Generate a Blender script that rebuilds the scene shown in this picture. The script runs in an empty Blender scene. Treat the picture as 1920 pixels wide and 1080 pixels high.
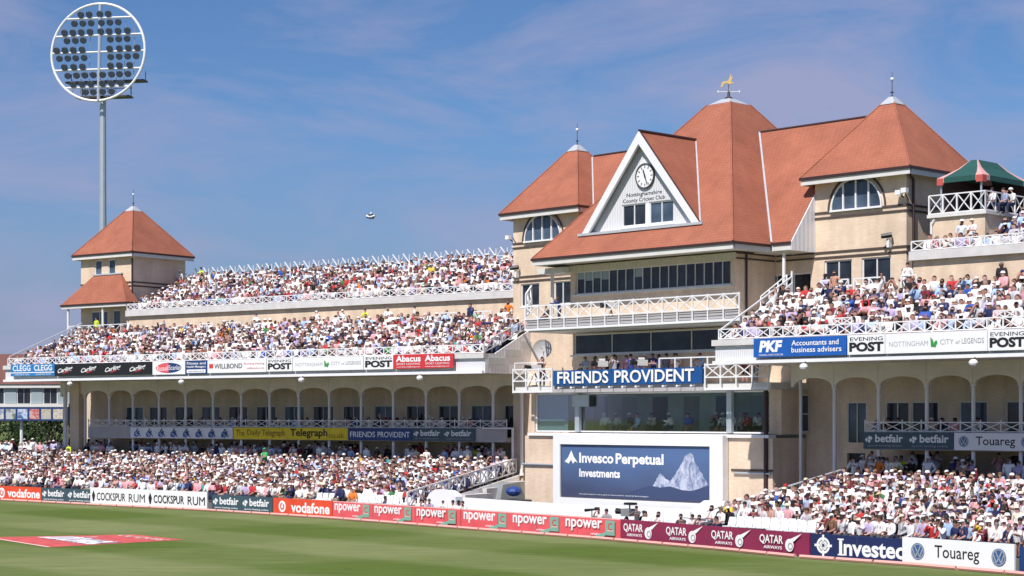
import bpy, bmesh, math, random
import numpy as np
from mathutils import Vector
R_ = math.radians
random.seed(7)
rng = np.random.default_rng(11)
SC = bpy.context.scene
COL = SC.collection

# ------------------------------------------------------------------ camera
F, H, CX, CZ = 3400.0, 781.0, 960.0, 5.8          # focal length in photo pixels, horizon row, centre column, eye height
cam_d = bpy.data.cameras.new('camera'); cam = bpy.data.objects.new('camera', cam_d); COL.objects.link(cam)
cam.location = (0, 0, CZ); cam.rotation_euler = (R_(90), 0, 0)
cam_d.sensor_width = 36; cam_d.lens = 36 * F / 1920; cam_d.shift_y = (H - 540) / 1920
cam_d.clip_start = 0.5; cam_d.clip_end = 6000
SC.camera = cam

# ------------------------------------------------------------------ light
SUN_EL, SH = R_(52), Vector((-0.515, -0.857)).normalized()
sd = bpy.data.lights.new('sun', 'SUN'); sun = bpy.data.objects.new('sun', sd); COL.objects.link(sun)
sd.energy = 4.7; sd.angle = R_(0.5); sd.color = (1.0, 0.955, 0.89)
S3 = Vector((SH.x * math.cos(SUN_EL), SH.y * math.cos(SUN_EL), math.sin(SUN_EL)))
sun.rotation_euler = S3.to_track_quat('Z', 'Y').to_euler(); sun.location = (0, 0, 80)
W = bpy.data.worlds.new('World'); SC.world = W; W.use_nodes = True
nt = W.node_tree; nt.nodes.clear()
def N(t, typ, **kw):
    n = t.nodes.new(typ)
    for k, v in kw.items():
        if k.startswith('i_'):
            n.inputs[int(k[2:]) if k[2:].isdigit() else k[2:].replace('_', ' ')].default_value = v
        else: setattr(n, k, v)
    return n
sky = N(nt, 'ShaderNodeTexSky', sky_type='NISHITA', sun_disc=False, sun_elevation=SUN_EL,
        sun_rotation=math.atan2(SH.x, SH.y) % (2 * math.pi), altitude=0, air_density=1.0, dust_density=0.15, ozone_density=6.0)
hs = N(nt, 'ShaderNodeHueSaturation'); hs.inputs['Saturation'].default_value = 1.0; hs.inputs['Value'].default_value = 1.0
tint = N(nt, 'ShaderNodeMix', data_type='RGBA', blend_type='MULTIPLY'); tint.inputs[0].default_value = 1.0
tint.inputs[7].default_value = (0.53, 0.635, 0.775, 1)
nt.links.new(sky.outputs[0], hs.inputs['Color']); nt.links.new(hs.outputs[0], tint.inputs[6])
tc = N(nt, 'ShaderNodeTexCoord'); mp = N(nt, 'ShaderNodeMapping'); mp.inputs['Scale'].default_value = (3.2, 3.2, 12.0)
mp.inputs['Rotation'].default_value = (0, R_(7), 0); mp.inputs['Location'].default_value = (0.35, 0.0, 0.9)
no = N(nt, 'ShaderNodeTexNoise'); no.inputs['Scale'].default_value = 1.7; no.inputs['Detail'].default_value = 9; no.inputs['Roughness'].default_value = 0.6; no.inputs['Distortion'].default_value = 0.55
rp = N(nt, 'ShaderNodeMapRange'); rp.inputs[1].default_value = 0.40; rp.inputs[2].default_value = 0.68; rp.inputs[3].default_value = 0.0; rp.inputs[4].default_value = 0.85
cm = N(nt, 'ShaderNodeMix', data_type='RGBA'); cm.inputs[7].default_value = (2.95, 3.1, 4.7, 1)          # thin high cloud
sz = N(nt, 'ShaderNodeSeparateXYZ'); hz = N(nt, 'ShaderNodeMapRange'); hz.inputs[1].default_value = 0.0; hz.inputs[2].default_value = 0.16; hz.inputs[3].default_value = 0.9; hz.inputs[4].default_value = 0.0
hm = N(nt, 'ShaderNodeMix', data_type='RGBA'); hm.inputs[7].default_value = (1.85, 2.1, 3.4, 1)              # summer haze low over the horizon
bg = N(nt, 'ShaderNodeBackground'); bg.inputs['Strength'].default_value = 0.105; wo = N(nt, 'ShaderNodeOutputWorld')
k_ = nt.links.new
k_(tc.outputs['Generated'], mp.inputs[0]); k_(mp.outputs[0], no.inputs[0]); k_(no.outputs[0], rp.inputs[0]); k_(tc.outputs['Generated'], sz.inputs[0]); k_(sz.outputs[2], hz.inputs[0])
k_(hz.outputs[0], hm.inputs[0]); k_(tint.outputs[2], hm.inputs[6]); k_(rp.outputs[0], cm.inputs[0]); k_(hm.outputs[2], cm.inputs[6]); k_(cm.outputs[2], bg.inputs[0]); k_(bg.outputs[0], wo.inputs[0])
SC.view_settings.view_transform = 'Standard'; SC.view_settings.look = 'None'
SC.view_settings.exposure = 0.22; SC.view_settings.gamma = 1.0

# ------------------------------------------------------------------ frames: u along a facade, v out towards the field, z up
class Fr:
    def __init__(s, ox, oy, a=None, t=None, k=1.0, zd=0.0):            # k: metres per drawing unit, zd: height of the drawing's datum
        if t is None: t = (math.sin(R_(a)), -math.cos(R_(a)))
        s.o, s.t, s.n, s.k, s.zd = (ox, oy), t, (t[1], -t[0]), k, zd
    def w(s, u, v, z): return (s.o[0] + s.k * (u * s.t[0] + v * s.n[0]), s.o[1] + s.k * (u * s.t[1] + v * s.n[1]), s.zd + s.k * z)
    def pt(s, px, py, v=0):
        dx = (px - CX) / F; ax = s.o[0] + s.k * v * s.n[0]; ay = s.o[1] + s.k * v * s.n[1]
        u = (dx * ay - ax) / (s.t[0] - dx * s.t[1])
        return u / s.k, (CZ + (H - py) * (ay + u * s.t[1]) / F - s.zd) / s.k
    def u(s, px, v=0): return s.pt(px, 0, v)[0]
    def z(s, px, py, v=0): return s.pt(px, py, v)[1]
    def inv(s, X, Y):
        dx, dy = (X - s.o[0]) / s.k, (Y - s.o[1]) / s.k
        return dx * s.t[0] + dy * s.t[1], dx * s.n[0] + dy * s.n[1]
    def ang(s): return math.atan2(s.n[1], s.n[0]) - math.pi / 2     # turns local +Y to face the field
def at(px, Y): return ((px - CX) / F * Y, Y)
P = Fr(*at(1200, 100.3), 43.5, k=1.045, zd=-.26)      # pavilion, v=0 on its main eaves, datum a little below the grass
L = Fr(*at(700, 115.81), 53.3)         # far stand, v=0 on its fascia
Q = Fr(*at(1565, 86.6), 45.0)          # near stand, v=0 on its fascia

# ------------------------------------------------------------------ mesh builder
class MB:
    def __init__(s, fr=None): s.v, s.f, s.fr = [], [], fr
    def P_(s, p): return s.fr.w(*p) if s.fr else tuple(p)
    def poly(s, *pts):
        i = len(s.v); s.v += [s.P_(p) for p in pts]; s.f.append(tuple(range(i, i + len(pts)))); return s
    def hexa(s, p):                     # 8 points: bottom ring then top ring
        i = len(s.v); s.v += [s.P_(q) for q in p]
        for f in ((3, 2, 1, 0), (4, 5, 6, 7), (0, 1, 5, 4), (1, 2, 6, 5), (2, 3, 7, 6), (3, 0, 4, 7)): s.f.append(tuple(i + k for k in f))
        return s
    def box(s, u0, u1, v0, v1, z0, z1):
        return s.hexa([(u0, v0, z0), (u1, v0, z0), (u1, v1, z0), (u0, v1, z0), (u0, v0, z1), (u1, v0, z1), (u1, v1, z1), (u0, v1, z1)])
    def tube(s, p, q, r0, r1=None, n=4):
        r1 = r0 if r1 is None else r1
        a = Vector(s.P_(p)); b = Vector(s.P_(q)); d = b - a
        if d.length < 1e-6: return s
        x = d.orthogonal().normalized() if abs(d.normalized().z) > .98 else d.cross(Vector((0, 0, 1))).normalized()
        y = d.cross(x).normalized(); i = len(s.v); off = math.pi / 4 if n == 4 else 0
        for c, r in ((a, r0), (b, r1)):
            for k in range(n):
                t = 2 * math.pi * k / n + off; s.v.append(tuple(c + x * r * math.cos(t) + y * r * math.sin(t)))
        for k in range(n): s.f.append((i + k, i + (k + 1) % n, i + n + (k + 1) % n, i + n + k))
        s.f.append(tuple(i + k for k in reversed(range(n)))); s.f.append(tuple(i + n + k for k in range(n)))
        return s
    def prism(s, pts, a0, a1, axis='v'):     # polygon in (u,z) drawn out along v, or in (v,z) along u, or in (u,v) along z
        def m(p, a): return {'v': (p[0], a, p[1]), 'u': (a, p[0], p[1]), 'z': (p[0], p[1], a)}[axis]
        n = len(pts); i = len(s.v); s.v += [s.P_(m(p, a0)) for p in pts] + [s.P_(m(p, a1)) for p in pts]
        s.f.append(tuple(reversed(range(i, i + n)))); s.f.append(tuple(range(i + n, i + 2 * n)))
        for k in range(n): s.f.append((i + k, i + (k + 1) % n, i + n + (k + 1) % n, i + n + k))
        return s
    def lathe(s, c, prof, n=10):             # rings (r, z) round a vertical axis at frame point c
        cx, cy, cz = s.P_(c); i = len(s.v)
        for r, z in prof:
            for k in range(n):
                t = 2 * math.pi * k / n; s.v.append((cx + r * math.cos(t), cy + r * math.sin(t), cz + z))
        for j in range(len(prof) - 1):
            for k in range(n): s.f.append((i + j * n + k, i + j * n + (k + 1) % n, i + (j + 1) * n + (k + 1) % n, i + (j + 1) * n + k))
        s.f.append(tuple(i + k for k in reversed(range(n)))); s.f.append(tuple(i + (len(prof) - 1) * n + k for k in range(n)))
        return s
    def ball(s, c, r, n=10, m=6, sz=1.0):
        return s.lathe(c, [(max(1e-3, r * math.sin(math.pi * j / m)), -r * sz * math.cos(math.pi * j / m)) for j in range(m + 1)], n)
    def wall(s, u0, u1, z0, z1, vf, th, holes=()):     # wall slab with real openings
        us = sorted({u0, u1, *[h[0] for h in holes], *[h[1] for h in holes]}); zs = sorted({z0, z1, *[h[2] for h in holes], *[h[3] for h in holes]})
        us = [u for u in us if u0 <= u <= u1]; zs = [z for z in zs if z0 <= z <= z1]
        for a, b in zip(us, us[1:]):
            run = None
            for c, d in zip(zs, zs[1:]):
                m_, k_ = (a + b) / 2, (c + d) / 2
                if any(h[0] < m_ < h[1] and h[2] < k_ < h[3] for h in holes):
                    if run: s.box(a, b, vf - th, vf, *run)
                    run = None
                else: run = (run[0] if run else c, d)
            if run: s.box(a, b, vf - th, vf, *run)
        return s
    def add(s, verts, faces):
        i = len(s.v); s.v += [s.P_(p) for p in verts]; s.f += [tuple(i + k for k in f) for f in faces]; return s

LOC = {}
def build(name, mb, mat, parent=None, label=None, smooth=False):
    base = Vector(LOC.get(parent.name, (0, 0, 0))) if parent else Vector((0, 0, 0))
    me = bpy.data.meshes.new(name)
    me.from_pydata([tuple(Vector(p) - base) for p in mb.v], [], mb.f); me.materials.append(mat)
    if smooth: me.shade_smooth()
    o = bpy.data.objects.new(name, me); COL.objects.link(o)
    if parent: o.parent = parent
    LOC[o.name] = tuple(base)
    if label: o['label'] = label
    return o
def tag(o, label=None, cat=None, group=None, kind=None):
    for k, v in (('label', label), ('category', cat), ('group', group), ('kind', kind)):
        if v: o[k] = v
    return o
def thing(name, label, cat, loc, group=None):
    o = bpy.data.objects.new(name, None); COL.objects.link(o); o.empty_display_size = 0.3
    o.location = loc; LOC[o.name] = tuple(loc); return tag(o, label, cat, group)

# ------------------------------------------------------------------ materials
def mat(name, col, rough=0.7, noise=0.0, scale=3.0, bump=0.0, metal=0.0, spec=0.5, kind=None, detail=4):
    m = bpy.data.materials.new(name); m.use_nodes = True; t = m.node_tree; b = t.nodes['Principled BSDF']
    b.inputs['Roughness'].default_value = rough; b.inputs['Metallic'].default_value = metal; b.inputs['Specular IOR Level'].default_value = spec
    c = (*col, 1) if len(col) == 3 else col; b.inputs['Base Color'].default_value = c
    if noise or bump:
        g = N(t, 'ShaderNodeTexCoord'); n = N(t, 'ShaderNodeTexNoise'); n.inputs['Scale'].default_value = scale; n.inputs['Detail'].default_value = detail
        t.links.new(g.outputs['Object'], n.inputs['Vector'])
        r = N(t, 'ShaderNodeMapRange'); r.inputs[1].default_value = 0.25; r.inputs[2].default_value = 0.75
        r.inputs[3].default_value = 1 - noise; r.inputs[4].default_value = 1 + noise
        t.links.new(n.outputs[0], r.inputs[0])
        x = N(t, 'ShaderNodeMix', data_type='RGBA', blend_type='MULTIPLY'); x.inputs[0].default_value = 1; x.inputs[6].default_value = c
        t.links.new(r.outputs[0], x.inputs[7]); t.links.new(x.outputs[2], b.inputs['Base Color'])
        if bump:
            k = N(t, 'ShaderNodeBump'); k.inputs['Strength'].default_value = bump; k.inputs['Distance'].default_value = 0.05
            t.links.new(n.outputs[0], k.inputs['Height']); t.links.new(k.outputs[0], b.inputs['Normal'])
    return m
def brick_mat(name, c1, c2, mortar, fr, big=0.15):
    m = bpy.data.materials.new(name); m.use_nodes = True; t = m.node_tree; b = t.nodes['Principled BSDF']; b.inputs['Roughness'].default_value = 0.85
    g = N(t, 'ShaderNodeTexCoord'); d = N(t, 'ShaderNodeVectorMath', operation='DOT_PRODUCT')
    d.inputs[1].default_value = (fr.t[0] + fr.n[0], fr.t[1] + fr.n[1], 0)
    s = N(t, 'ShaderNodeSeparateXYZ'); c = N(t, 'ShaderNodeCombineXYZ'); br = N(t, 'ShaderNodeTexBrick')
    br.inputs['Color1'].default_value = (*c1, 1); br.inputs['Color2'].default_value = (*c2, 1); br.inputs['Mortar'].default_value = (*mortar, 1)
    br.inputs['Scale'].default_value = 1.0; br.inputs['Brick Width'].default_value = 0.225; br.inputs['Row Height'].default_value = 0.09; br.inputs['Mortar Size'].default_value = 0.010
    n = N(t, 'ShaderNodeTexNoise'); n.inputs['Scale'].default_value = 0.7; n.inputs['Detail'].default_value = 5
    r = N(t, 'ShaderNodeMapRange'); r.inputs[1].default_value = .36; r.inputs[2].default_value = .62; r.inputs[3].default_value = 1 - big; r.inputs[4].default_value = 1 + big * .6
    x = N(t, 'ShaderNodeMix', data_type='RGBA', blend_type='MULTIPLY'); x.inputs[0].default_value = 1
    l = t.links.new
    l(g.outputs['Object'], d.inputs[0]); l(g.outputs['Object'], s.inputs[0]); l(d.outputs['Value'], c.inputs[0]); l(s.outputs[2], c.inputs[1]); l(c.outputs[0], br.inputs[0])
    mq = N(t, 'ShaderNodeMapping'); mq.inputs['Scale'].default_value = (1.6, 1.6, .22); l(g.outputs['Object'], mq.inputs[0]); n2 = N(t, 'ShaderNodeTexNoise'); n2.inputs['Scale'].default_value = 1.0; n2.inputs['Detail'].default_value = 6; l(mq.outputs[0], n2.inputs[0])
    av = N(t, 'ShaderNodeMath', operation='MULTIPLY_ADD'); av.inputs[1].default_value = .5; h2 = N(t, 'ShaderNodeMath', operation='MULTIPLY'); h2.inputs[1].default_value = .5; l(n2.outputs[0], h2.inputs[0]); l(h2.outputs[0], av.inputs[2])
    l(g.outputs['Object'], n.inputs[0]); l(n.outputs[0], av.inputs[0]); l(av.outputs[0], r.inputs[0]); l(br.outputs[0], x.inputs[6]); l(r.outputs[0], x.inputs[7]); l(x.outputs[2], b.inputs['Base Color'])
    k = N(t, 'ShaderNodeBump'); k.inputs['Strength'].default_value = .3; k.inputs['Distance'].default_value = .01; k.invert = True
    l(br.outputs[1], k.inputs['Height']); l(k.outputs[0], b.inputs['Normal'])
    return m
def tile_mat(name, c):
    m = bpy.data.materials.new(name); m.use_nodes = True; t = m.node_tree; b = t.nodes['Principled BSDF']; b.inputs['Roughness'].default_value = 0.8; b.inputs['Specular IOR Level'].default_value = .3
    g = N(t, 'ShaderNodeTexCoord'); s = N(t, 'ShaderNodeSeparateXYZ'); l = t.links.new
    d = N(t, 'ShaderNodeVectorMath', operation='DOT_PRODUCT'); d.inputs[1].default_value = (P.t[0] + P.n[0], P.t[1] + P.n[1], 0)
    c_ = N(t, 'ShaderNodeCombineXYZ'); br = N(t, 'ShaderNodeTexBrick')
    br.inputs['Color1'].default_value = (c[0] * 1.04, c[1] * 1.05, c[2] * 1.04, 1); br.inputs['Color2'].default_value = (c[0] * .97, c[1] * .965, c[2] * .97, 1); br.inputs['Mortar'].default_value = (c[0] * .84, c[1] * .84, c[2] * .84, 1)
    br.inputs['Scale'].default_value = 1; br.inputs['Brick Width'].default_value = .3; br.inputs['Row Height'].default_value = .15; br.inputs['Mortar Size'].default_value = .016
    n = N(t, 'ShaderNodeTexNoise'); n.inputs['Scale'].default_value = 0.42; n.inputs['Detail'].default_value = 9; n.inputs['Roughness'].default_value = .68
    r = N(t, 'ShaderNodeMapRange'); r.inputs[1].default_value = .3; r.inputs[2].default_value = .72; r.inputs[3].default_value = .76; r.inputs[4].default_value = 1.16
    x = N(t, 'ShaderNodeMix', data_type='RGBA', blend_type='MULTIPLY'); x.inputs[0].default_value = 1
    l(g.outputs['Object'], d.inputs[0]); l(g.outputs['Object'], s.inputs[0]); l(d.outputs['Value'], c_.inputs[0]); l(s.outputs[2], c_.inputs[1]); l(c_.outputs[0], br.inputs[0])
    l(g.outputs['Object'], n.inputs[0]); l(n.outputs[0], r.inputs[0]); l(br.outputs[0], x.inputs[6]); l(r.outputs[0], x.inputs[7]); l(x.outputs[2], b.inputs['Base Color'])
    k = N(t, 'ShaderNodeBump'); k.inputs['Strength'].default_value = .5; k.inputs['Distance'].default_value = .02; k.invert = True
    l(br.outputs[1], k.inputs['Height']); l(k.outputs[0], b.inputs['Normal'])
    return m
def rib_mat(name, col, fr, pitch=0.15, k_=.6):        # sheet cladding with upright ribs
    m = mat(name, col, .5); t = m.node_tree; b = t.nodes['Principled BSDF']; l = t.links.new
    g = N(t, 'ShaderNodeTexCoord'); d = N(t, 'ShaderNodeVectorMath', operation='DOT_PRODUCT'); d.inputs[1].default_value = (fr.t[0] + fr.n[0], fr.t[1] + fr.n[1], 0)
    k = N(t, 'ShaderNodeMath', operation='MULTIPLY'); k.inputs[1].default_value = 2 * math.pi / pitch
    s = N(t, 'ShaderNodeMath', operation='SINE'); bp = N(t, 'ShaderNodeBump'); bp.inputs['Strength'].default_value = k_; bp.inputs['Distance'].default_value = .03
    l(g.outputs['Object'], d.inputs[0]); l(d.outputs['Value'], k.inputs[0]); l(k.outputs[0], s.inputs[0]); l(s.outputs[0], bp.inputs['Height']); l(bp.outputs[0], b.inputs['Normal'])
    return m
def clear_glass(name):
    m = bpy.data.materials.new(name); m.use_nodes = True; t = m.node_tree; t.nodes.clear(); o = N(t, 'ShaderNodeOutputMaterial'); x = N(t, 'ShaderNodeMixShader'); a = N(t, 'ShaderNodeBsdfTransparent'); g = N(t, 'ShaderNodeBsdfGlossy'); f = N(t, 'ShaderNodeFresnel')
    a.inputs[0].default_value = (.80, .88, .90, 1); g.inputs['Roughness'].default_value = .03; f.inputs[0].default_value = 1.45; fm = N(t, 'ShaderNodeMath', operation='MULTIPLY'); fm.inputs[1].default_value = .35
    l = t.links.new; l(f.outputs[0], fm.inputs[0]); l(fm.outputs[0], x.inputs[0]); l(a.outputs[0], x.inputs[1]); l(g.outputs[0], x.inputs[2]); l(x.outputs[0], o.inputs[0]); return m
def attr_mat(name, rough=.85):
    m = mat(name, (1, 1, 1), rough, spec=.25); t = m.node_tree; a = N(t, 'ShaderNodeAttribute', attribute_name='col')
    t.links.new(a.outputs['Color'], t.nodes['Principled BSDF'].inputs['Base Color']); return m
M = dict(
    brick=brick_mat('buff_brick', (.75, .585, .44), (.68, .515, .375), (.67, .56, .45), P),
    brickL=brick_mat('buff_brick_far', (.75, .585, .44), (.68, .515, .375), (.67, .56, .45), L),
    tile=tile_mat('clay_tile', (.372, .130, .080)),
    white=mat('white_paint', (.78, .78, .80), .5, .04, 2), offwhite=mat('offwhite_trim', (.66, .65, .63), .6, .06, 2), ledge=mat('grey_ledge', (.60, .58, .58), .8, .12, 1.5),
    ribw=rib_mat('white_cladding', (.74, .74, .78), L), ribg=rib_mat('grey_cladding', (.80, .80, .84), L, .3, .2), ribc=rib_mat('cream_cladding', (.60, .56, .47), P, .25),
    dark=mat('dark_brown_gutter', (.045, .022, .022), .5), band=mat('dark_brick_band', (.085, .06, .055), .9, .15, 6),
    lead=mat('lead_sheet', (.52, .54, .58), .45, .1, 4, metal=.2), render=mat('cream_render', (.76, .70, .61), .85, .1, .8),
    greyp=mat('grey_panel', (.42, .40, .41), .8, .1, 1.2), col=mat('grey_white_column', (.74, .74, .76), .5, .04, 2),
    glass=mat('dark_glass', (.022, .028, .038), .06, .8, .9, spec=.5), glassb=mat('blue_glass', (.06, .09, .135), .08, .6, .8), clear=clear_glass('clear_glass'), room=mat('room_wall', (.42, .48, .47), .8, .3, .5), blind=mat('window_blind', (.30, .36, .40), .4),
    conc=mat('terrace_concrete', (.13, .125, .13), .9, .15, 1.5), soff=mat('soffit', (.60, .56, .50), .9, .08, 1), seat=mat('white_plastic', (.78, .79, .82), .4),
    lampc=mat('lamp_housing', (.06, .078, .115), .4), black=mat('black_paint', (.012, .012, .015), .5), dgrey=mat('dark_grey', (.06, .06, .07), .6), steel=mat('galvanised_steel', (.50, .55, .60), .45, .06, 2, metal=.5), gold=mat('gold_leaf', (.80, .58, .22), .4, metal=.25),
    navy=mat('navy_panel', (.012, .045, .17), .5, .13, 1.1, .1), navy2=mat('navy_board', (.012, .022, .10), .5, .13, 1.1, .1), blue=mat('blue_panel', (.010, .10, .42), .5, .13, 1.1, .1), fpblue=mat('sign_blue', (.008, .075, .26), .5, .13, 1.1, .1), cyan=mat('sky_blue_panel', (.015, .19, .50), .5), red=mat('red_panel', (.56, .035, .045), .5),
    orange=mat('orange_red_panel', (.72, .075, .028), .5, .13, 1.1, .1), slate=mat('slate_panel', (.045, .085, .115), .5, .13, 1.1, .1), pink=mat('pink_red_panel', (.74, .105, .125), .5, .13, 1.1, .1), maroon=mat('maroon_panel', (.25, .022, .075), .5, .13, 1.1, .1),
    yellow=mat('yellow_panel', (.78, .58, .008), .5, .13, 1.1, .1), ink=mat('black_lettering', (.012, .012, .014), .6), wink=mat('white_lettering', (.82, .82, .84), .6), gink=mat('grey_lettering', (.33, .33, .36), .6),
    rink=mat('red_lettering', (.60, .05, .05), .6), green=mat('green_lettering', (.03, .28, .05), .6), teal=mat('teal_panel', (.20, .40, .32), .6), pinkw=mat('pink_white', (.80, .50, .46), .6), whiteboard=mat('white_board', (.80, .80, .82), .5, .03, 1),
    vblue=mat('badge_blue', (.05, .10, .28), .4), olive=mat('olive_lettering', (.24, .15, .01), .7), brown=mat('brown_red_wall', (.20, .085, .075), .85, .2, .4), person=attr_mat('clothed_person'), cloth=mat('grey_tarpaulin', (.24, .26, .27), .7, .15, 1.2),
    hiviz=mat('hi_vis', (.62, .82, .03), .7), tentg=mat('green_canvas', (.012, .075, .066), .8, .1, 3), tentp=mat('pink_canvas', (.60, .33, .32), .8), tentr=mat('red_canvas', (.50, .09, .08), .8), rope=mat('pink_rope', (.74, .36, .32), .8),
    bluetarp=mat('blue_tarpaulin', (.01, .05, .24), .6), bark=mat('bark', (.07, .05, .035), .9), )
def lerp(p, q, f): return tuple(a + (b - a) * f for a, b in zip(p, q))
def xrail(mb, p, q, h, n, r=.03, post=.045, over=.0, x=True):        # white rail of crossed bars between two points
    up = lambda a, k: (a[0], a[1], a[2] + k)
    mb.tube(p, q, r * 1.2); mb.tube(up(p, h), up(q, h), r * 1.35)
    for i in range(n + 1):
        a = lerp(p, q, i / n); mb.tube(up(a, -.03), up(a, h + over), post)
    for i in range(n if x else 0):
        a, b = lerp(p, q, i / n), lerp(p, q, (i + 1) / n); mb.tube(a, up(b, h), r); mb.tube(up(a, h), b, r)
    return mb
def window(parent, fr, u0, u1, z0, z1, v, panes=2, fw=.06, glass='glass', frame='white', sill=True, split=None):
    m = MB(fr)
    for a, b, c, d in ((u0, u1, z0, z0 + fw), (u0, u1, z1 - fw, z1), (u0, u0 + fw, z0 + fw, z1 - fw), (u1 - fw, u1, z0 + fw, z1 - fw)): m.box(a, b, v - .03, v + .05, c, d)
    for i in range(1, panes):
        x = u0 + (u1 - u0) * i / panes; m.box(x - fw * .4, x + fw * .4, v - .03, v + .045, z0 + fw, z1 - fw)
    if split: m.box(u0 + fw, u1 - fw, v - .03, v + .04, split - .025, split + .025)
    if sill: m.box(u0 - .08, u1 + .08, v - .02, v + .14, z0 - .10, z0 - .003)
    o = build('window', m, M[frame], parent)
    build('pane', MB(fr).box(u0 + .01, u1 - .01, v - .022, v - .008, z0 + .01, z1 - .01), M[glass], o)
    return o
def hip(mb, u0, u1, v0, v1, z0, uc, vc, k, z1):                      # hipped roof up to a small flat top
    c = [(u0, v0), (u1, v0), (u1, v1), (u0, v1)]; t = [(uc - k, vc + k), (uc + k, vc + k), (uc + k, vc - k), (uc - k, vc - k)]
    return mb.hexa([(a, b, z0) for a, b in c] + [(a, b, z1) for a, b in t])
def hips(parent, fr, u0, u1, v0, v1, z0, uc, vc, k, z1, back=True):
    for a, b, su, sv in ((u0, v0, -1, 1), (u1, v0, 1, 1), (u1, v1, 1, -1)): build('hip_tiles', MB(fr).tube((a, b, z0 + .01), (uc + su * k, vc + sv * k, z1 + .01), .05, n=6), M['tile'], parent)
def eaves(parent, fr, u0, u1, v0, v1, z, sides='frlb', deep=.26):
    g, f = MB(fr), MB(fr)
    def run(a, b, c, d): g.box(a - .05, b + .05, c - .05, d + .05, z - .14, z - .002); f.box(a + .02, b - .02, c + .02, d - .02, z - .14 - deep, z - .143)
    if 'f' in sides: run(u0, u1, v0 - .10, v0)
    if 'r' in sides: run(u1 - .10, u1, v1, v0 - .16)
    if 'l' in sides: run(u0, u0 + .10, v1, v0 - .16)
    build('gutter', g, M['dark'], parent); build('fascia_board', f, M['offwhite'], parent)
    build('soffit', MB(fr).box(u0 + .08, u1 - .08, v1 + .08, v0 - .12, z - .20 - deep * .4, z - .16 - deep * .4), M['soff'], parent)
def finial(parent, fr, u, v, z, h, k):
    m = MB(fr); m.hexa([(u - k, v - k, z - .06), (u + k, v - k, z - .06), (u + k, v + k, z - .06), (u - k, v + k, z - .06)] + [(u - .12, v - .12, z + .36), (u + .12, v - .12, z + .36), (u + .12, v + .12, z + .36), (u - .12, v + .12, z + .36)])
    c = build('roof_cap', m, M['lead'], parent)
    s = MB(fr).lathe((u, v, z + .36), [(.08, 0), (.08, .06), (.025, .10), (.025, .2), (.10, .23), (.10, .27), (.022, .32), (.022, h * .62), (.05, h * .66), (.05, h * .71), (.02, h * .75), (.012, h)], 8)
    build('finial', s, M['dgrey'], c); build('finial_ball', MB(fr).ball((u, v, z + .36 + h * .685), .10, 8, 6), M['white'], c)

# ------------------------------------------------------------------ ground
def field_mat():
    m = mat('mown_grass', (.10, .16, .03), .95, spec=.15); t = m.node_tree; b = t.nodes['Principled BSDF']; l = t.links.new
    g = N(t, 'ShaderNodeTexCoord')
    n0 = N(t, 'ShaderNodeTexNoise'); n0.inputs['Scale'].default_value = .10; n0.inputs['Detail'].default_value = 3
    l(g.outputs['Object'], n0.inputs[0])
    def stripe(dx, dy, width, ph):
        d = N(t, 'ShaderNodeVectorMath', operation='DOT_PRODUCT'); d.inputs[1].default_value = (dx, dy, 0); l(g.outputs['Object'], d.inputs[0])
        w = N(t, 'ShaderNodeMath', operation='MULTIPLY_ADD'); w.inputs[1].default_value = 1.6; l(n0.outputs[0], w.inputs[0]); l(d.outputs['Value'], w.inputs[2])
        k = N(t, 'ShaderNodeMath', operation='MULTIPLY_ADD'); k.inputs[1].default_value = math.pi / width; k.inputs[2].default_value = ph; l(w.outputs[0], k.inputs[0])
        s = N(t, 'ShaderNodeMath', operation='SINE'); l(k.outputs[0], s.inputs[0])
        q = N(t, 'ShaderNodeMapRange', interpolation_type='SMOOTHSTEP'); q.inputs[1].default_value = -.45; q.inputs[2].default_value = .45; l(s.outputs[0], q.inputs[0]); return q
    a = stripe(P.n[0], P.n[1], 6.2, 1.2); c = stripe(P.t[0], P.t[1], 11.0, .4)
    mix = N(t, 'ShaderNodeMath', operation='MULTIPLY_ADD'); mix.inputs[1].default_value = .62; l(a.outputs[0], mix.inputs[0])
    c2 = N(t, 'ShaderNodeMath', operation='MULTIPLY'); c2.inputs[1].default_value = .38; l(c.outputs[0], c2.inputs[0]); l(c2.outputs[0], mix.inputs[2])
    r = N(t, 'ShaderNodeValToRGB'); r.color_ramp.elements[0].color = (.090, .134, .024, 1); r.color_ramp.elements[1].color = (.176, .206, .080, 1); l(mix.outputs[0], r.inputs[0])
    n = N(t, 'ShaderNodeTexNoise'); n.inputs['Scale'].default_value = .75; n.inputs['Detail'].default_value = 11; n.inputs['Roughness'].default_value = .78; mpg = N(t, 'ShaderNodeMapping'); mpg.inputs['Rotation'].default_value = (0, 0, R_(46)); mpg.inputs['Scale'].default_value = (.45, 1.7, 1); l(g.outputs['Object'], mpg.inputs[0]); l(mpg.outputs[0], n.inputs[0])
    q = N(t, 'ShaderNodeMapRange'); q.inputs[1].default_value = .3; q.inputs[2].default_value = .7; q.inputs[3].default_value = .74; q.inputs[4].default_value = 1.24; l(n.outputs[0], q.inputs[0])
    x = N(t, 'ShaderNodeMix', data_type='RGBA', blend_type='MULTIPLY'); x.inputs[0].default_value = 1; l(r.outputs[0], x.inputs[6]); l(q.outputs[0], x.inputs[7]); l(x.outputs[2], b.inputs['Base Color'])
    n2 = N(t, 'ShaderNodeTexNoise'); n2.inputs['Scale'].default_value = 14; l(g.outputs['Object'], n2.inputs[0])
    k = N(t, 'ShaderNodeBump'); k.inputs['Strength'].default_value = .4; k.inputs['Distance'].default_value = .04; l(n2.outputs[0], k.inputs['Height']); l(k.outputs[0], b.inputs['Normal'])
    return m
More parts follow.
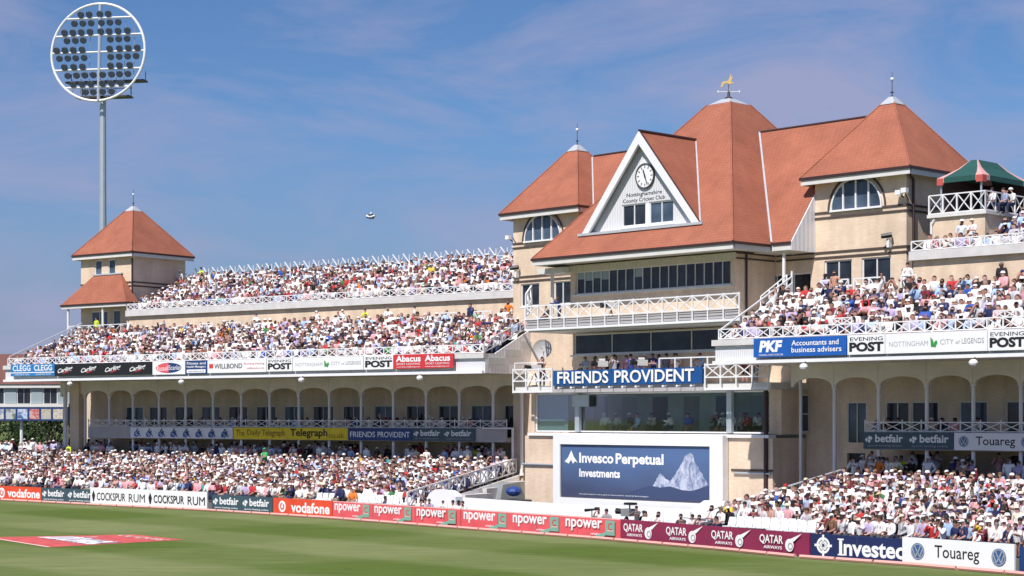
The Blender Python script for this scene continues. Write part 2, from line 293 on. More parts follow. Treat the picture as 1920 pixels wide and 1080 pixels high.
tag(build('grass_field', MB().poly((-2500, -300, 0), (2500, -300, 0), (2500, 3000, 0), (-2500, 3000, 0)), field_mat()), kind='structure')

# ------------------------------------------------------------------ boundary line of the advertising boards (world points on the ground)
BP = [(-160, 929), (0, 937), (213, 948), (400, 957), (640, 972), (927, 994), (1140, 1010), (1373, 1030), (1527, 1045), (1741, 1060), (1920, 1075), (2080, 1090)]
def bxy(px):
    for (a, ya), (b, yb) in zip(BP, BP[1:]):
        if px <= b or b == BP[-1][0]:
            Y = CZ * F / (ya + (yb - ya) * (px - a) / (b - a) - H); return at(px, Y)
BW = [bxy(p) for p, _ in BP]
def vboard(fr):
    a = [fr.inv(*p) for p in BW]
    us = [q[0] for q in a]; vs = [q[1] for q in a]
    return lambda u: float(np.interp(u, us, vs))
vbL, vbQ = vboard(L), vboard(Q)
apron = MB()
for (p, q) in zip(BW, BW[1:]): apron.poly((p[0], p[1], .004), (q[0], q[1], .004), (q[0] + 22, q[1] + 22, .004), (p[0] + 22, p[1] + 22, .004))
tag(build('concrete_apron', apron, M['conc']), kind='structure')

# ------------------------------------------------------------------ the two grandstands
TP = {id(L): dict(n=8, w=7.5, k=.40, z2=13.6), id(Q): dict(n=6, w=5.9, k=.52, z2=13.5)}      # rows, depth of the tier wall, rake, foot of the top tier
def fl1(d, fr): return 9.2 + TP[id(fr)]['k'] * max(0, d - 1.0)          # floor of the middle tier at depth d behind the fascia
def fl2(d, fr): q = TP[id(fr)]; return q['z2'] + .42 * max(0, d - q['w'] - .6)        # floor of the top tier
def fl0(v): return max(.42, 2.0 - .15 * (v + 4))        # floor of the lower tier
def steps(f, d0, n, fr, dp=.8):
    out = []
    for i in range(n): a = d0 + dp * i; out += [(-a, f(a + dp / 2, fr)), (-a - dp, f(a + dp / 2, fr))]
    return out
def stand(fr, name, label, u0, u1, t2u0, t2u1, cols, b0, b1, doors, brick, open_left):
    q = TP[id(fr)]; w = q['w']
    S = thing(name, label, 'grandstand', fr.w((u0 + u1) / 2, -4, 0))
    # lower terrace: one step per row, as far out as the boards allow
    m = MB(fr); vb = vbL if fr is L else vbQ
    k = -6.8
    while k < 12:
        pts = [u for u in np.arange(-60, 40, .5) if vb(u) - .9 > k + .8 and ulo(fr, k) <= u <= uhi(fr, k)]
        if pts: m.box(min(pts), max(pts), k, k + .8, .01, fl0(k + .4) - .02)
        k += .8
    build('lower_terrace', m, M['conc'], S)
    build('middle_terrace', MB(fr).prism([(-.3, 8.75), (-.3, 9.2)] + steps(fl1, .6, q['n'], fr) + [(-w + .06, fl1(w - .6, fr)), (-w + .06, 8.75)], u0 + .05, u1 - .05, 'u'), M['conc'], S)
    build('top_terrace', MB(fr).prism([(-w, 12.9), (-w, q['z2'] - .05)] + steps(fl2, w + .2, 8, fr) + [(-w - 7.6, q['z2'] + 3.3), (-w - 7.6, 12.9)], t2u0, t2u1, 'u'), M['conc'], S)
    build('soffit', MB(fr).box(u0 + .02, u1 - .02, -7.6, -.12, 8.47, 8.62), M['soff'], S)
    f = MB(fr).box(u0, u1, -.3, 0, 8.45, 9.36); build('fascia', f, M['ribw'], S)
    build('fascia_trim', MB(fr).box(u0 - .03, u1 + .03, .003, .20, 8.43, 8.60), M['white'], S)
    build('parapet_ledge', MB(fr).box(u0 - .12, u1 + .1, -.34, .16, 9.363, 9.66), M['ledge'], S)
    n = int((u1 - u0) / .8); build('railing', xrail(MB(fr), (u0 + .15, -.1, 9.72), (u1 - .1, -.1, 9.72), .48, n, .028, .04), M['white'], S)
    # rear wall of the middle tier, ledge of the top tier
    build('tier_wall', MB(fr).box(t2u0, t2u1, -w - .25, -w + .05, fl1(w - .6, fr) - .2, 13.55), brick, S)
    build('tier_ledge', MB(fr).box(t2u0 - .1, t2u1, -w - .3, -w + .3, 13.553, 14.0), M['ledge'], S)
    n = int((t2u1 - t2u0) / .8); build('railing', xrail(MB(fr), (t2u0, -w + .2, 14.05), (t2u1, -w + .2, 14.05), .45, n, .028, .04), M['white'], S)
    br = MB(fr); n = int((t2u1 - t2u0) / 1.0); bk = -w - 7.5
    for i in range(n + 1):
        u = t2u0 + (t2u1 - t2u0) * i / n; br.tube((u, bk, q['z2'] + 3.2), (u, bk, q['z2'] + 4.15), .045); br.tube((u - .62, bk, q['z2'] + 4.22), (u + .2, bk, q['z2'] + 3.3), .05); br.tube((u, bk, q['z2'] + 3.5), (u + .4, bk, q['z2'] + 4.0), .03)
    br.tube((t2u0, bk, q['z2'] + 3.6), (t2u1, bk, q['z2'] + 3.6), .035); build('back_railing', br, M['white'], S)
    build('back_wall_top', MB(fr).box(t2u0, t2u1, -w - 7.8, -w - 7.62, 12.5, q['z2'] + 3.3), M['render'], S)
    # arcade
    for c in cols:
        build('column', MB(fr).lathe((c, -4.5, fl0(-4.5)), [(.14, 0), (.14, .12), (.10, .16), (.10, 7.2 - fl0(-4.5)), (.15, 7.24 - fl0(-4.5)), (.15, 7.34 - fl0(-4.5))], 10), M['col'], S)
    ar = MB(fr); cs = sorted(cols); ends = [cs[0] - (cs[1] - cs[0])] + cs + [min(cs[-1] + (cs[-1] - cs[-2]), u1 + 3)]
    for a, b in zip(ends, ends[1:]):
        m_, h = (a + b) / 2, (b - a) / 2 - .12; pts = [(a, 8.465), (a, 7.34), (m_ - h, 7.34)]
        for i in range(1, 12): t = math.pi * (1 - i / 12); pts.append((m_ + h * math.cos(t), 7.34 + .44 * math.sin(t)))
        pts += [(m_ + h, 7.34), (b, 7.34), (b, 8.465)]
        # strips keep the curved head clean
        for (x0, y0), (x1, y1) in zip(pts[1:-1], pts[2:-1]):
            if x1 - x0 > 1e-4: ar.box(x0, x1, -4.62, -4.40, 0, 0) if False else ar.hexa([(x0, -4.62, y0), (x1, -4.62, y1), (x1, -4.40, y1), (x0, -4.40, y0), (x0, -4.62, 8.465), (x1, -4.62, 8.465), (x1, -4.40, 8.465), (x0, -4.40, 8.465)])
        ar.box(b - .015, b + .015, -4.40, -4.375, 7.4, 8.465)
    build('arcade_arches', ar, M['render'], S)
    holes = [(a, b, 4.45, 6.55) for a, b in doors]; lows = [((a + b) / 2 - .6, (a + b) / 2 + .5, 1.9, 3.9) for a, b in doors[::2]]
    bw = (min(cols) - 2.2 if fr is L else ulo(Q, -6.8) - 4.6, max(cols) + (4.2 if fr is L else 2))
    build('arcade_wall', MB(fr).wall(bw[0], bw[1], .5, 8.46, -7.0, .3, holes + lows), brick, S)
    for i, (a, b, c, d) in enumerate(holes):
        gl = 'glass' if i % 3 else 'glassb'
        w = MB(fr); w.box(a, b, -7.12, -7.02, d - .06, d)
        for x in (a, (a + b) / 2 - .03, b - .06): w.box(x, x + .06, -7.12, -7.02, c, d - .063)
        o = build('door_frame', w, M['offwhite'], S); build('pane', MB(fr).box(a + .01, b - .01, -7.10, -7.08, c, d - .02), M[gl], o)
    for a, b, c, d in lows: build('doorway', MB(fr).box(a - .05, b + .05, -7.29, -7.2, c, d), M['black'], S)
    build('balcony', MB(fr).box(b0, b1, -6.98, -4.28, 4.16, 4.42).box(b0, b1, -4.40, -4.28, 4.424, 5.04), M['greyp'], S)
    n = int((b1 - b0) / 1.05); build('balcony_railing', xrail(MB(fr), (b0, -4.33, 5.08), (b1, -4.33, 5.08), .44, n, .026, .035, .12), M['col'], S)
    return S
def ulo(fr, v):
    return -70 if fr is L else -2.1 + .22 * max(0, v - 5)
def uhi(fr, v):
    return 8.0 + (v + 4.5) * .275 if fr is L else 40
lcols = [-33.2, -30.4, -27.75, -24.9, -22.05, -19.2, -16.35, -13.55, -10.75, -7.9, -5.0, -2.15, .67, 3.45, 6.2, 8.45]
qcols = [-3.14, -.5, 2.25, 4.8, 7.3, 9.85, 12.4]
ldoors = [(c - 1.0, c + .95) for c in lcols[1:-1]]
qdoors = [(-4.1, -2.9), (-1.75, -.35)] + [(c + .3, c + 1.85) for c in qcols[1:-1]]
SL = stand(L, 'grandstand', 'three tier stand packed with spectators between the small corner turret and the clock gable building', -37.0, 8.9, -31.6, 10.5, lcols, -32.6, 7.4, ldoors, M['brickL'], True)
SQ = stand(Q, 'grandstand', 'nearer packed stand with green and pink tent above, beside the clock gable building', -7.25, 17.0, Q.u(1709, -5.7), 17.0, qcols, -1.2, 15.0, qdoors, M['brick'], False)
# end walls, stairs and loose rails of the far stand
lz = lambda d: fl1(d) + .28
build('end_cladding', MB(L).prism([(-.02, 8.46), (-8, 8.46), (-8, 12.6), (-6.6, 12.1), (-1, 9.66), (-.02, 9.66)], 8.91, 8.99, 'u'), M['ribg'], SL)
for i in range(3): a = .3 + i * 1.7; build('cladding_panel', MB(L).box(8.992, 9.03, -a - 1.7, -a, 9.0 + i * .55, 9.42 + i * .55), M['steel'], SL)
build('stair_railing', xrail(MB(L), (8.8, -.2, 9.75), (8.8, -6.6, 12.1), .6, 7, .03, .04), M['white'], SL)
build('stair_railing', xrail(MB(L), (-36.8, -.2, 9.75), (-36.8, -7.2, 12.6), .6, 5, .03, .04, x=False), M['white'], SL)
build('gangway_railing', xrail(MB(L), (8.0, -4.5, 2.3), (L.u(764, 10.5), 10.5, .75), .85, 14, .045, .055), M['white'], SL)
ge = L.u(766, 10.3)
build('end_wall', MB(L).hexa([(8.1, -4.5, .02), (8.3, -4.5, .02), (ge + .2, 10.3, .02), (ge, 10.3, .02), (8.1, -4.5, 2.1), (8.3, -4.5, 2.1), (ge + .2, 10.3, .6), (ge, 10.3, .6)]), M['whiteboard'], SL)
for px, py in ((387, 600), (438, 592), (634, 590), (840, 585), (905, 572)): u = L.u(px, -6.0); build('gangway_railing', xrail(MB(L), (u - .7, -6.0, 11.4), (u + .75, -6.0, 11.4), 1.25, 2, .035, .045), M['white'], SL)
for i in range(5):
    f_ = i / 5; a_ = (8.35 + (ge - 8.1) * f_, -4.5 + 14.8 * f_); build('step', MB(L).box(a_[0], a_[0] + .9, a_[1], a_[1] + 2.6, .02, 1.75 - 1.35 * f_), M['ledge'], SL)
build('pier', MB(L).box(-34.6, -33.6, -5.0, -4.2, .5, 8.44), M['brickL'], SL)
build('post', MB(L).tube((-35.4, -4.4, .5), (-35.4, -4.4, 8.44), .16, n=8).tube((-35.1, -4.4, .5), (-35.1, -4.4, 5.0), .07, n=6), M['col'], SL)
build('post', MB(L).box(7.95, 8.05, -4.2, -4.1, 1.8, 5.0).box(5.6, 8.05, -4.2, -4.1, 5.003, 5.1), M['col'], SL)
# near stand: stair parapet on its pavilion end
sp = MB(Q).hexa([(-7.1, -.4, 9.67), (-6.98, -.4, 9.67), (-6.98, -6.2, 12.1), (-7.1, -6.2, 12.1), (-7.1, -.4, 9.75), (-6.98, -.4, 9.75), (-6.98, -6.2, 12.9), (-7.1, -6.2, 12.9)])
build('stair_parapet', sp, M['whiteboard'], SQ)
build('stair_handrail', MB(Q).tube((-7.04, -.2, 10.2), (-7.04, -6.2, 13.2), .05).tube((-7.04, -.2, 9.66), (-7.04, -.2, 10.22), .05).tube((-7.04, -3.6, 11.1), (-7.04, -3.6, 11.9), .05).tube((-7.04, -6.2, 12.4), (-7.04, -6.2, 13.5), .06), M['white'], SQ)
build('stair_railing', xrail(MB(Q), (-7.3, -6.1, 12.35), (-9.0, -6.1, 11.3), .95, 3, .03, .05, x=False), M['white'], SQ)
build('gangway_railing', xrail(MB(Q), (-2.3, -4.0, 2.3), (-2.3, 6.8, .6), .85, 10, .03, .045, x=False), M['white'], SQ)
for px, hw_ in ((1565, .85), (1630, .9), (1705, .45)): u = Q.u(px, -5.3); build('gangway_railing', xrail(MB(Q), (u - hw_, -5.3, 11.6), (u + hw_, -5.3, 11.6), 1.2, 2, .035, .05), M['white'], SQ)
for px in (1577, 1882): u = Q.u(px, -.1); build('gangway_railing', xrail(MB(Q), (u - .5, -.12, 10.2), (u + .6, -.12, 10.2), .3, 2, .03, .04), M['white'], SQ)
build('drainpipe', MB(Q).tube((-5.9, -5.4, .5), (-5.9, -5.4, 8.44), .09, n=6), M['col'], SQ)
# terrace block of the near stand, with the tent standing on it
tb0, tb1, tbv = Q.u(1744, -7.4), Q.u(1847, -7.4), -7.4; TZ = Q.z(1800, 398, -7.3)
TB = MB(Q).box(tb0, tb1, tbv - 6, tbv, 13.0, TZ - .17); build('terrace_block', TB, M['brick'], SQ)
build('terrace_slab', MB(Q).box(tb0 - .1, tb1 + .14, tbv - 6, tbv + .14, TZ - .167, TZ), M['offwhite'], SQ)
r_ = xrail(MB(Q), (tb0 - .02, tbv + .06, TZ + .04), (tb1 + .06, tbv + .06, TZ + .04), .92, 4, .03, .05); xrail(r_, (tb1 + .06, tbv + .06, TZ + .04), (tb1 + .06, tbv - 5.6, TZ + .04), .92, 6, .03, .05)
build('terrace_railing', r_, M['white'], SQ)
build('stair_handrail', MB(Q).tube((tb1 + .15, tbv - .4, TZ - 1.3), (tb1 + .15, tbv - 4.6, TZ + .7), .07).tube((tb1 + .15, tbv - 1.6, TZ - 1.9), (tb1 + .15, tbv - 1.6, TZ - .75), .06).tube((tb1 + .15, tbv - 3.4, TZ - 1.2), (tb1 + .15, tbv - 3.4, TZ + .1), .06), M['white'], SQ)
build('drainpipe', MB(Q).tube((tb0 + .1, tbv + .06, 13.6), (tb0 + .1, tbv + .06, TZ - .5), .06, n=6).tube((tb0 + .1, tbv + .06, TZ - .5), (tb0 + .3, tbv + .03, TZ - .2), .06, n=6), M['white'], SQ)
# ------------------------------------------------------------------ pavilion with the clock gable
PV = thing('pavilion', 'buff brick building with red tiled roofs, clock gable and long white balconies', 'pavilion', P.w(-1, -6, 0))
UC = -.95
ww = [(-14.45, -12.85, 12.45, 13.82), (-11.6, -10.2, 12.45, 13.82), (8.2, 9.92, 12.45, 13.82), (10.52, 12.28, 12.45, 13.82)]
wl = MB(P)
wl.wall(-15.1, -9.48, 0.02, 17.95, -5.1, .35, ww[:2]); wl.wall(7.6, 13.2, .02, 17.95, -5.1, .35, ww[2:])
wl.box(-15.1, -14.75, -10.6, -5.46, .02, 17.95).box(12.85, 13.2, -10.6, -5.46, .02, 17.95).box(-14.74, 12.84, -10.6, -10.3, .02, 17.9)
wl.wall(-9.47, 7.59, .02, 15.0, -5.12, .3, [(3.9, 7.3, 10.95, 13.3), (-9.2, -8.2, 10.95, 13.2)])
wl.box(-9.8, -9.5, -10.2, -5.2, 14.8, 17.9).box(7.6, 7.9, -10.2, -5.5, 14.8, 17.9)
# central block, upper floor
wl.wall(-6.95, 5.02, 10.93, 14.3, -1.8, .3, [(-6.55, 4.68, 12.66, 13.92)])
wl.box(4.72, 5.02, -5.1, -2.103, 10.93, 14.3).box(-6.95, -6.65, -5.1, -2.103, 10.93, 14.3)
# lower floor, members' floor, base
wl.wall(-7.55, 8.3, 7.53, 10.5, -2.6, .3, [(-7.45, 4.2, 9.3, 10.46)])
wl.box(-9.45, -9.2, -5.0, -1.15, 4.9, 7.15).box(7.75, 8.5, -5.0, -1.15, 4.9, 7.15)
wl.box(-9.45, 8.35, -4.9, -.65, .02, 4.72)
build('wall', wl, M['brick'], PV)
for a, b, c, d in ww: window(PV, P, a, b, c, d, -5.22, 2, .075)
window(PV, P, 3.9, 7.3, 10.95, 13.3, -5.25, 3, .07, sill=False); window(PV, P, -9.2, -8.2, 10.95, 13.2, -5.25, 1, .07, sill=False)
wi = window(PV, P, -6.55, 4.68, 12.66, 13.92, -1.95, 18, .05, sill=False)
build('sill', MB(P).box(-6.7, 4.8, -1.797, -1.68, 12.52, 12.64), M['offwhite'], wi)
for k in (0, 1, 2, 3, 7): a = -6.55 + 11.23 * k / 18; build('blind', MB(P).box(a + .06, a + .56, -1.952, -1.945, 13.5 - .1 * (k % 2), 13.86), M['blind'], wi)
build('cladding', MB(P).box(-7.0, 5.07, -1.797, -1.74, 13.96, 14.28), M['ribc'], PV)
wi = window(PV, P, -7.45, 4.2, 9.3, 10.46, -2.7, 4, .07, sill=False); build('sill', MB(P).box(-7.6, 4.3, -2.597, -2.45, 9.2, 9.297), M['offwhite'], wi)
build('poster', MB(P).box(-4.5, -1.7, -2.73, -2.712, 9.4, 10.4), M['navy'], wi)
wi = window(PV, P, -9.18, 7.74, 4.93, 7.12, -1.3, 1, .08, 'clear', sill=False)
for px in (1085, 1370): u = P.u(px, -1.2); build('mullion', MB(P).box(u - .16, u + .16, -1.26, -1.05, 4.95, 7.1), M['steel'], wi)
u = P.u(1094, -1.2); build('speaker_box', MB(P).box(u - .65, u + .6, -1.04, -.95, 6.35, 7.0), M['steel'], wi)
build('room_wall', MB(P).box(-9.15, 7.7, -4.85, -4.8, 4.75, 7.1), M['room'], PV)
for i in range(7): u = -8 + 2.3 * i; build('room_panel', MB(P).box(u, u + 1.1, -4.797, -4.77, 5.0, 6.9), M[('glassb', 'blind', 'dgrey', 'cloth')[i % 4]], PV)
build('blind', MB(P).box(-9.05, -6.7, -1.36, -1.35, 5.0, 7.05), M['blind'], wi)
build('sill', MB(P).box(-9.1, 8.2, -1.1, -.5, 4.723, 4.88), M['white'], wi)
def course(*b): build('string_course', MB(P).box(*b), M['band'], PV)
for z in (16.0, 16.27, 13.95, 14.22):
    for a, b in ((-15.13, -9.45), (7.57, 13.23)): course(a, b, -5.097, -5.04, z, z + .085)
    course(13.203, 13.26, -10.6, -5.1, z, z + .085)
for z in (13.95, 14.22): course(-9.4, -7.0, -5.117, -5.06, z, z + .085); course(5.1, 7.5, -5.117, -5.06, z, z + .085); course(5.023, 5.06, -5.0, -1.8, z, z + .085)
course(-9.47, -6.6, -.647, -.6, 3.05, 3.14); course(5.7, 8.37, -.647, -.6, 3.05, 3.14)
# window on the shaded side wall
for z0_, z1_ in ((4.95, 5.02), (5.9, 5.96), (6.83, 6.9)): pass
sw = MB(P).box(8.503, 8.55, -4.5, -2.7, 5.0, 5.07).box(8.503, 8.55, -4.5, -2.7, 6.85, 6.92).box(8.503, 8.55, -4.5, -2.7, 5.9, 5.95)
for v_ in (-4.5, -3.63, -2.76): sw.box(8.5035, 8.556, v_, v_ + .06, 5.0, 6.92)
sw_ = build('window', sw, M['offwhite'], PV); build('pane', MB(P).box(8.502, 8.52, -4.45, -2.75, 5.05, 6.87), M['glassb'], sw_)
for c in (-12.5, 10.22):                    # half round windows of the two towers
    a = [(math.cos(math.pi * i / 20), math.sin(math.pi * i / 20)) for i in range(21)]; r, z0 = 1.50, 16.38
    ring, dark = MB(P), MB(P)
    for (x0, y0), (x1, y1) in zip(a, a[1:]):
        for mb, ra, rb, vv in ((ring, r, r + .07, -4.99), (dark, r + .20, r + .29, -5.04)):
            mb.hexa([(c + x0 * ra, -5.098, z0 + y0 * ra), (c + x1 * ra, -5.098, z0 + y1 * ra), (c + x1 * rb, -5.098, z0 + y1 * rb), (c + x0 * rb, -5.098, z0 + y0 * rb), (c + x0 * ra, vv, z0 + y0 * ra), (c + x1 * ra, vv, z0 + y1 * ra), (c + x1 * rb, vv, z0 + y1 * rb), (c + x0 * rb, vv, z0 + y0 * rb)])
    for x in (-.78, 0, .78): ring.box(c + x - .045, c + x + .045, -5.098, -4.98, z0, z0 + math.sqrt(r * r - x * x))
    ring.box(c - r - .1, c + r + .1, -5.098, -4.94, z0 - .1, z0)
    o = build('window', ring, M['white'], PV); build('pane', MB(P).prism([(c + x * r, z0 + y * r) for x, y in a], -5.097, -5.06, 'v'), M['glassb'], o); build('arch_band', dark, M['band'], o)
# roofs: the front slope of the tall one is left open where the gable passes through it
def mainroof():
    m = MB(P); zt, zb_, za_ = 23.4, 15.86, 20.6
    f = lambda z: (z - 14.67) / (zt - 14.67)
    vf = lambda z: -f(z) * (8.44 - .85)
    ul, ur = (lambda z: -8.23 + f(z) * (7.28 - .85)), (lambda z: 6.33 - f(z) * (7.28 - .85))
    pt = lambda u, z: (u, vf(z), z)
    m.poly((-8.23, 0, 14.67), (6.33, 0, 14.67), pt(ur(zb_), zb_), pt(ul(zb_), zb_))
    m.poly(pt(ul(zb_), zb_), pt(UC - 3.95, zb_), pt(UC, za_), pt(ul(za_), za_)); m.poly(pt(UC + 3.95, zb_), pt(ur(zb_), zb_), pt(ur(za_), za_), pt(UC, za_))
    m.poly(pt(ul(za_), za_), pt(UC, za_), pt(ur(za_), za_), pt(ur(zt), zt), pt(ul(zt), zt))
    T = [(UC - .85, -7.59, zt), (UC + .85, -7.59, zt), (UC + .85, -9.29, zt), (UC - .85, -9.29, zt)]; B = [(-8.23, 0, 14.67), (6.33, 0, 14.67), (6.33, -16.88, 14.67), (-8.23, -16.88, 14.67)]
    for i in (1, 2, 3): j = (i + 1) % 4; m.poly(B[i], B[j], T[j], T[i])
    m.poly(*T); m.poly(*reversed(B)); return m
rf = build('roof', mainroof(), M['tile'], PV); eaves(rf, P, -8.23, 6.33, 0, -16.88, 14.67); hips(rf, P, -8.23, 6.33, 0, -16.88, 14.67, UC, -8.44, .85, 23.4)
m = MB(P); m.hexa([(UC - .9, -7.54, 23.35), (UC + .9, -7.54, 23.35), (UC + .9, -9.34, 23.35), (UC - .9, -9.34, 23.35), (UC - .3, -8.14, 23.72), (UC + .3, -8.14, 23.72), (UC + .3, -8.74, 23.72), (UC - .3, -8.74, 23.72)]); build('roof_cap', m, M['lead'], rf)
for c in (UC - 11.4, UC + 11.4):
    t = build('roof', hip(MB(P), c - 3.35, c + 3.35, -4.5, -11.2, 18.15, c, -7.85, .4, 21.95), M['tile'], PV); eaves(t, P, c - 3.35, c + 3.35, -4.5, -11.2, 18.15); finial(t, P, c, -7.85, 21.97, 1.35, .48); hips(t, P, c - 3.35, c + 3.35, -4.5, -11.2, 18.15, c, -7.85, .4, 21.95)
g = MB(P).prism([(-5.16, 17.42), (-8.4, 21.6), (-11.6, 17.42)], UC - 10.6, UC + 10.6, 'u')
g.prism([(-3.1, 14.75), (-5.158, 17.42), (-5.158, 14.75)], -9.44, 7.56, 'u'); g.prism([(-11.6, 17.42), (-13.7, 14.75), (-11.6, 14.75)], -9.44, 7.56, 'u')
wr = build('roof', g, M['tile'], PV)
for a_, b_ in ((-10.5, -2), (2, 10.5)): build('ridge_tiles', MB(P).tube((UC + a_, -8.4, 21.6), (UC + b_, -8.4, 21.6), .08, n=6), M['dark'], wr)
build('gutter', MB(P).box(6.45, 7.6, -3.16, -3.0, 14.6, 14.745), M['dark'], wr); build('fascia_board', MB(P).box(6.4, 7.58, -3.18, -3.06, 14.32, 14.597), M['offwhite'], wr)
build('side_cladding', MB(P).prism([(-3.1, 14.3), (-3.1, 14.72), (-5.09, 17.3), (-5.09, 14.3)], 7.563, 7.62, 'u'), M['ribg'], wr)
build('soffit', MB(P).box(5.1, 7.56, -5.1, -3.2, 14.3, 14.36), M['soff'], wr)
# pale lead lines where roofs meet
def roofz_c(v): return 14.67 + (0 - v) * (23.4 - 14.67) / 7.59
for sgn in (1, -1):
    for k in range(1):
        # valley between the central hip side and the wing slope
        def on_wing(v): return 14.75 + (-3.1 - v) * (21.6 - 14.75) / 5.3
        def u_side(z): return UC + sgn * (7.28 - (z - 14.67) * (7.28 - .85) / (23.4 - 14.67))
        za, zb = 14.75, 21.6
        fl = MB(P); fl.tube((u_side(za) + sgn * .06, -3.1, za + .03), (u_side(zb) + sgn * .06, -8.4, zb + .03), .07)
        c = UC + sgn * 11.4; s2 = -sgn
        def u_t(z): return c + s2 * (3.35 - (z - 18.15) * (3.35 - .4) / (21.95 - 18.15))
        def v_w(z): return -3.1 - (z - 14.75) * 5.3 / (21.6 - 14.75)
        f2 = MB(P).tube((u_t(18.15) + s2 * .06, v_w(18.15), 18.18), (u_t(21.5) + s2 * .06, v_w(21.5), 21.53), .06)
        build('roof_flashing', fl, M['lead'], wr); build('roof_flashing', f2, M['lead'], wr)
# gable
V = -1.36
def gz(v): return roofz_c(v)
apx, hw, zb = 21.05, 4.08, 15.92
gr = MB(P).prism([(UC - hw - .12, zb - .1), (UC, apx + .05), (UC, apx - .12), (UC - hw + .12, zb - .1)], -1.06, -7.0, 'v'); gr.prism([(UC + hw + .12, zb - .1), (UC, apx + .05), (UC, apx - .12), (UC + hw - .12, zb - .1)], -1.06, -7.0, 'v')
gb = build('gable_roof', gr, M['tile'], PV)
bb = .34
f = MB(P).prism([(UC - hw - .14, zb), (UC, apx + .06), (UC, apx - .62), (UC - hw + bb, zb)], -1.05, -.9, 'v'); f.prism([(UC + hw + .14, zb), (UC, apx + .06), (UC, apx - .62), (UC + hw - bb, zb)], -1.05, -.9, 'v')
build('barge_board', f, M['white'], gb)
build('ridge_tiles', MB(P).tube((UC, -.95, apx + .1), (UC, -5.6, apx + .1), .08, n=6).tube((UC - hw - .16, -1.0, zb), (UC, -1.0, apx + .1), .05).tube((UC + hw + .16, -1.0, zb), (UC, -1.0, apx + .1), .05), M['dark'], gb)
build('gable_sill', MB(P).box(UC - hw - .45, UC + hw + .4, -1.6, -.86, zb - .14, zb - .004), M['lead'], gb)
V = -1.36
g0 = [P.pt(1165, 422, V)[0], P.pt(1264, 422, V)[0]]; wz = (P.z(1215, 421, V) , P.z(1215, 379, V))
fc = MB(P).wall(g0[0], g0[1], zb, wz[1] + .02, V, .2, [(g0[0] + .03, g0[1] - .03, wz[0], wz[1])]); gt = lambda e: apx - .25 - abs(e - UC) * (apx - zb - .1) / hw
fc.prism([(g0[0], wz[1] + .022), (g0[1], wz[1] + .022), (g0[1], gt(g0[1])), (UC, apx - .25), (g0[0], gt(g0[0]))], V - .2, V, 'v')
for s, e in ((1, g0[1] + .002), (-1, g0[0] - .002)):
    q = [(e, zb), (UC + s * (hw - .15), zb), (e, apx - .25 - abs(e - UC) * (apx - zb - .1) / hw)]; fc.prism(q, V - .2, V, 'v')
build('gable_wall', fc, M['ribw'], gb)
build('soffit', MB(P).prism([(UC - hw + .13, zb), (UC, apx - .13), (UC, apx - .24), (UC - hw + .25, zb)], V, -1.06, 'v').prism([(UC + hw - .13, zb), (UC, apx - .13), (UC, apx - .24), (UC + hw - .25, zb)], V, -1.06, 'v'), M['cloth'], gb)
mid = (g0[0] + g0[1]) / 2
window(gb, P, g0[0] + .04, mid - .12, wz[0], wz[1], V - .1, 2, .07, 'glass'); window(gb, P, mid + .12, g0[1] - .04, wz[0], wz[1], V - .1, 2, .07, 'glassb')
build('mullion', MB(P).box(mid - .118, mid + .118, V - .15, V - .01, wz[0], wz[1]), M['white'], gb)
for sg in (-1, 1): build('roof_flashing', MB(P).tube((UC, -5.62, apx + .05), (UC + sg * (hw + .1), -1.1, zb + .02), .06), M['lead'], gb)
# clock
cu, cz = P.pt(1211, 330, V)
CK = thing('clock', 'round white clock with black hands on the white triangular gable', 'clock', P.w(cu, V, cz))
ci = [(math.cos(2 * math.pi * i / 32), math.sin(2 * math.pi * i / 32)) for i in range(32)]
build('face', MB(P).prism([(cu + .62 * x, cz + .62 * y) for x, y in ci], V + .003, V + .08, 'v'), M['whiteboard'], CK)
rg = MB(P)
for (x0, y0), (x1, y1) in zip(ci, ci[1:] + ci[:1]): rg.hexa([(cu + x0 * .62, V + .004, cz + y0 * .62), (cu + x1 * .62, V + .004, cz + y1 * .62), (cu + x1 * .68, V + .004, cz + y1 * .68), (cu + x0 * .68, V + .004, cz + y0 * .68)] + [(cu + x0 * .62, V + .12, cz + y0 * .62), (cu + x1 * .62, V + .12, cz + y1 * .62), (cu + x1 * .68, V + .12, cz + y1 * .68), (cu + x0 * .68, V + .12, cz + y0 * .68)])
build('rim', rg, M['dgrey'], CK)
def ray(mb, ang, r0, r1, w, v): s, c = math.sin(R_(ang)), math.cos(R_(ang)); mb.prism([(cu + s * r0 - c * w, cz + c * r0 + s * w), (cu + s * r0 + c * w, cz + c * r0 - s * w), (cu + s * r1 + c * w * .6, cz + c * r1 - s * w * .6), (cu + s * r1 - c * w * .6, cz + c * r1 + s * w * .6)], V + .083, v, 'v')
mk = MB(P)
for h in range(12): ray(mk, h * 30, .42, .57, .028, V + .09)
build('hour_marks', mk, M['ink'], CK)
hd = MB(P); ray(hd, 161, -.12, .52, .035, V + .10); build('hand', hd, M['ink'], CK); hd = MB(P); ray(hd, 340, -.1, .36, .045, V + .115); build('hand', hd, M['ink'], CK)
hdp = [(cu + math.cos(t) * .42, cz + .52 + math.sin(t) * .40) for t in [math.pi * i / 10 for i in range(11)]]
build('hood', MB(P).prism(hdp, V + .003, V + .06, 'v'), M['white'], CK)
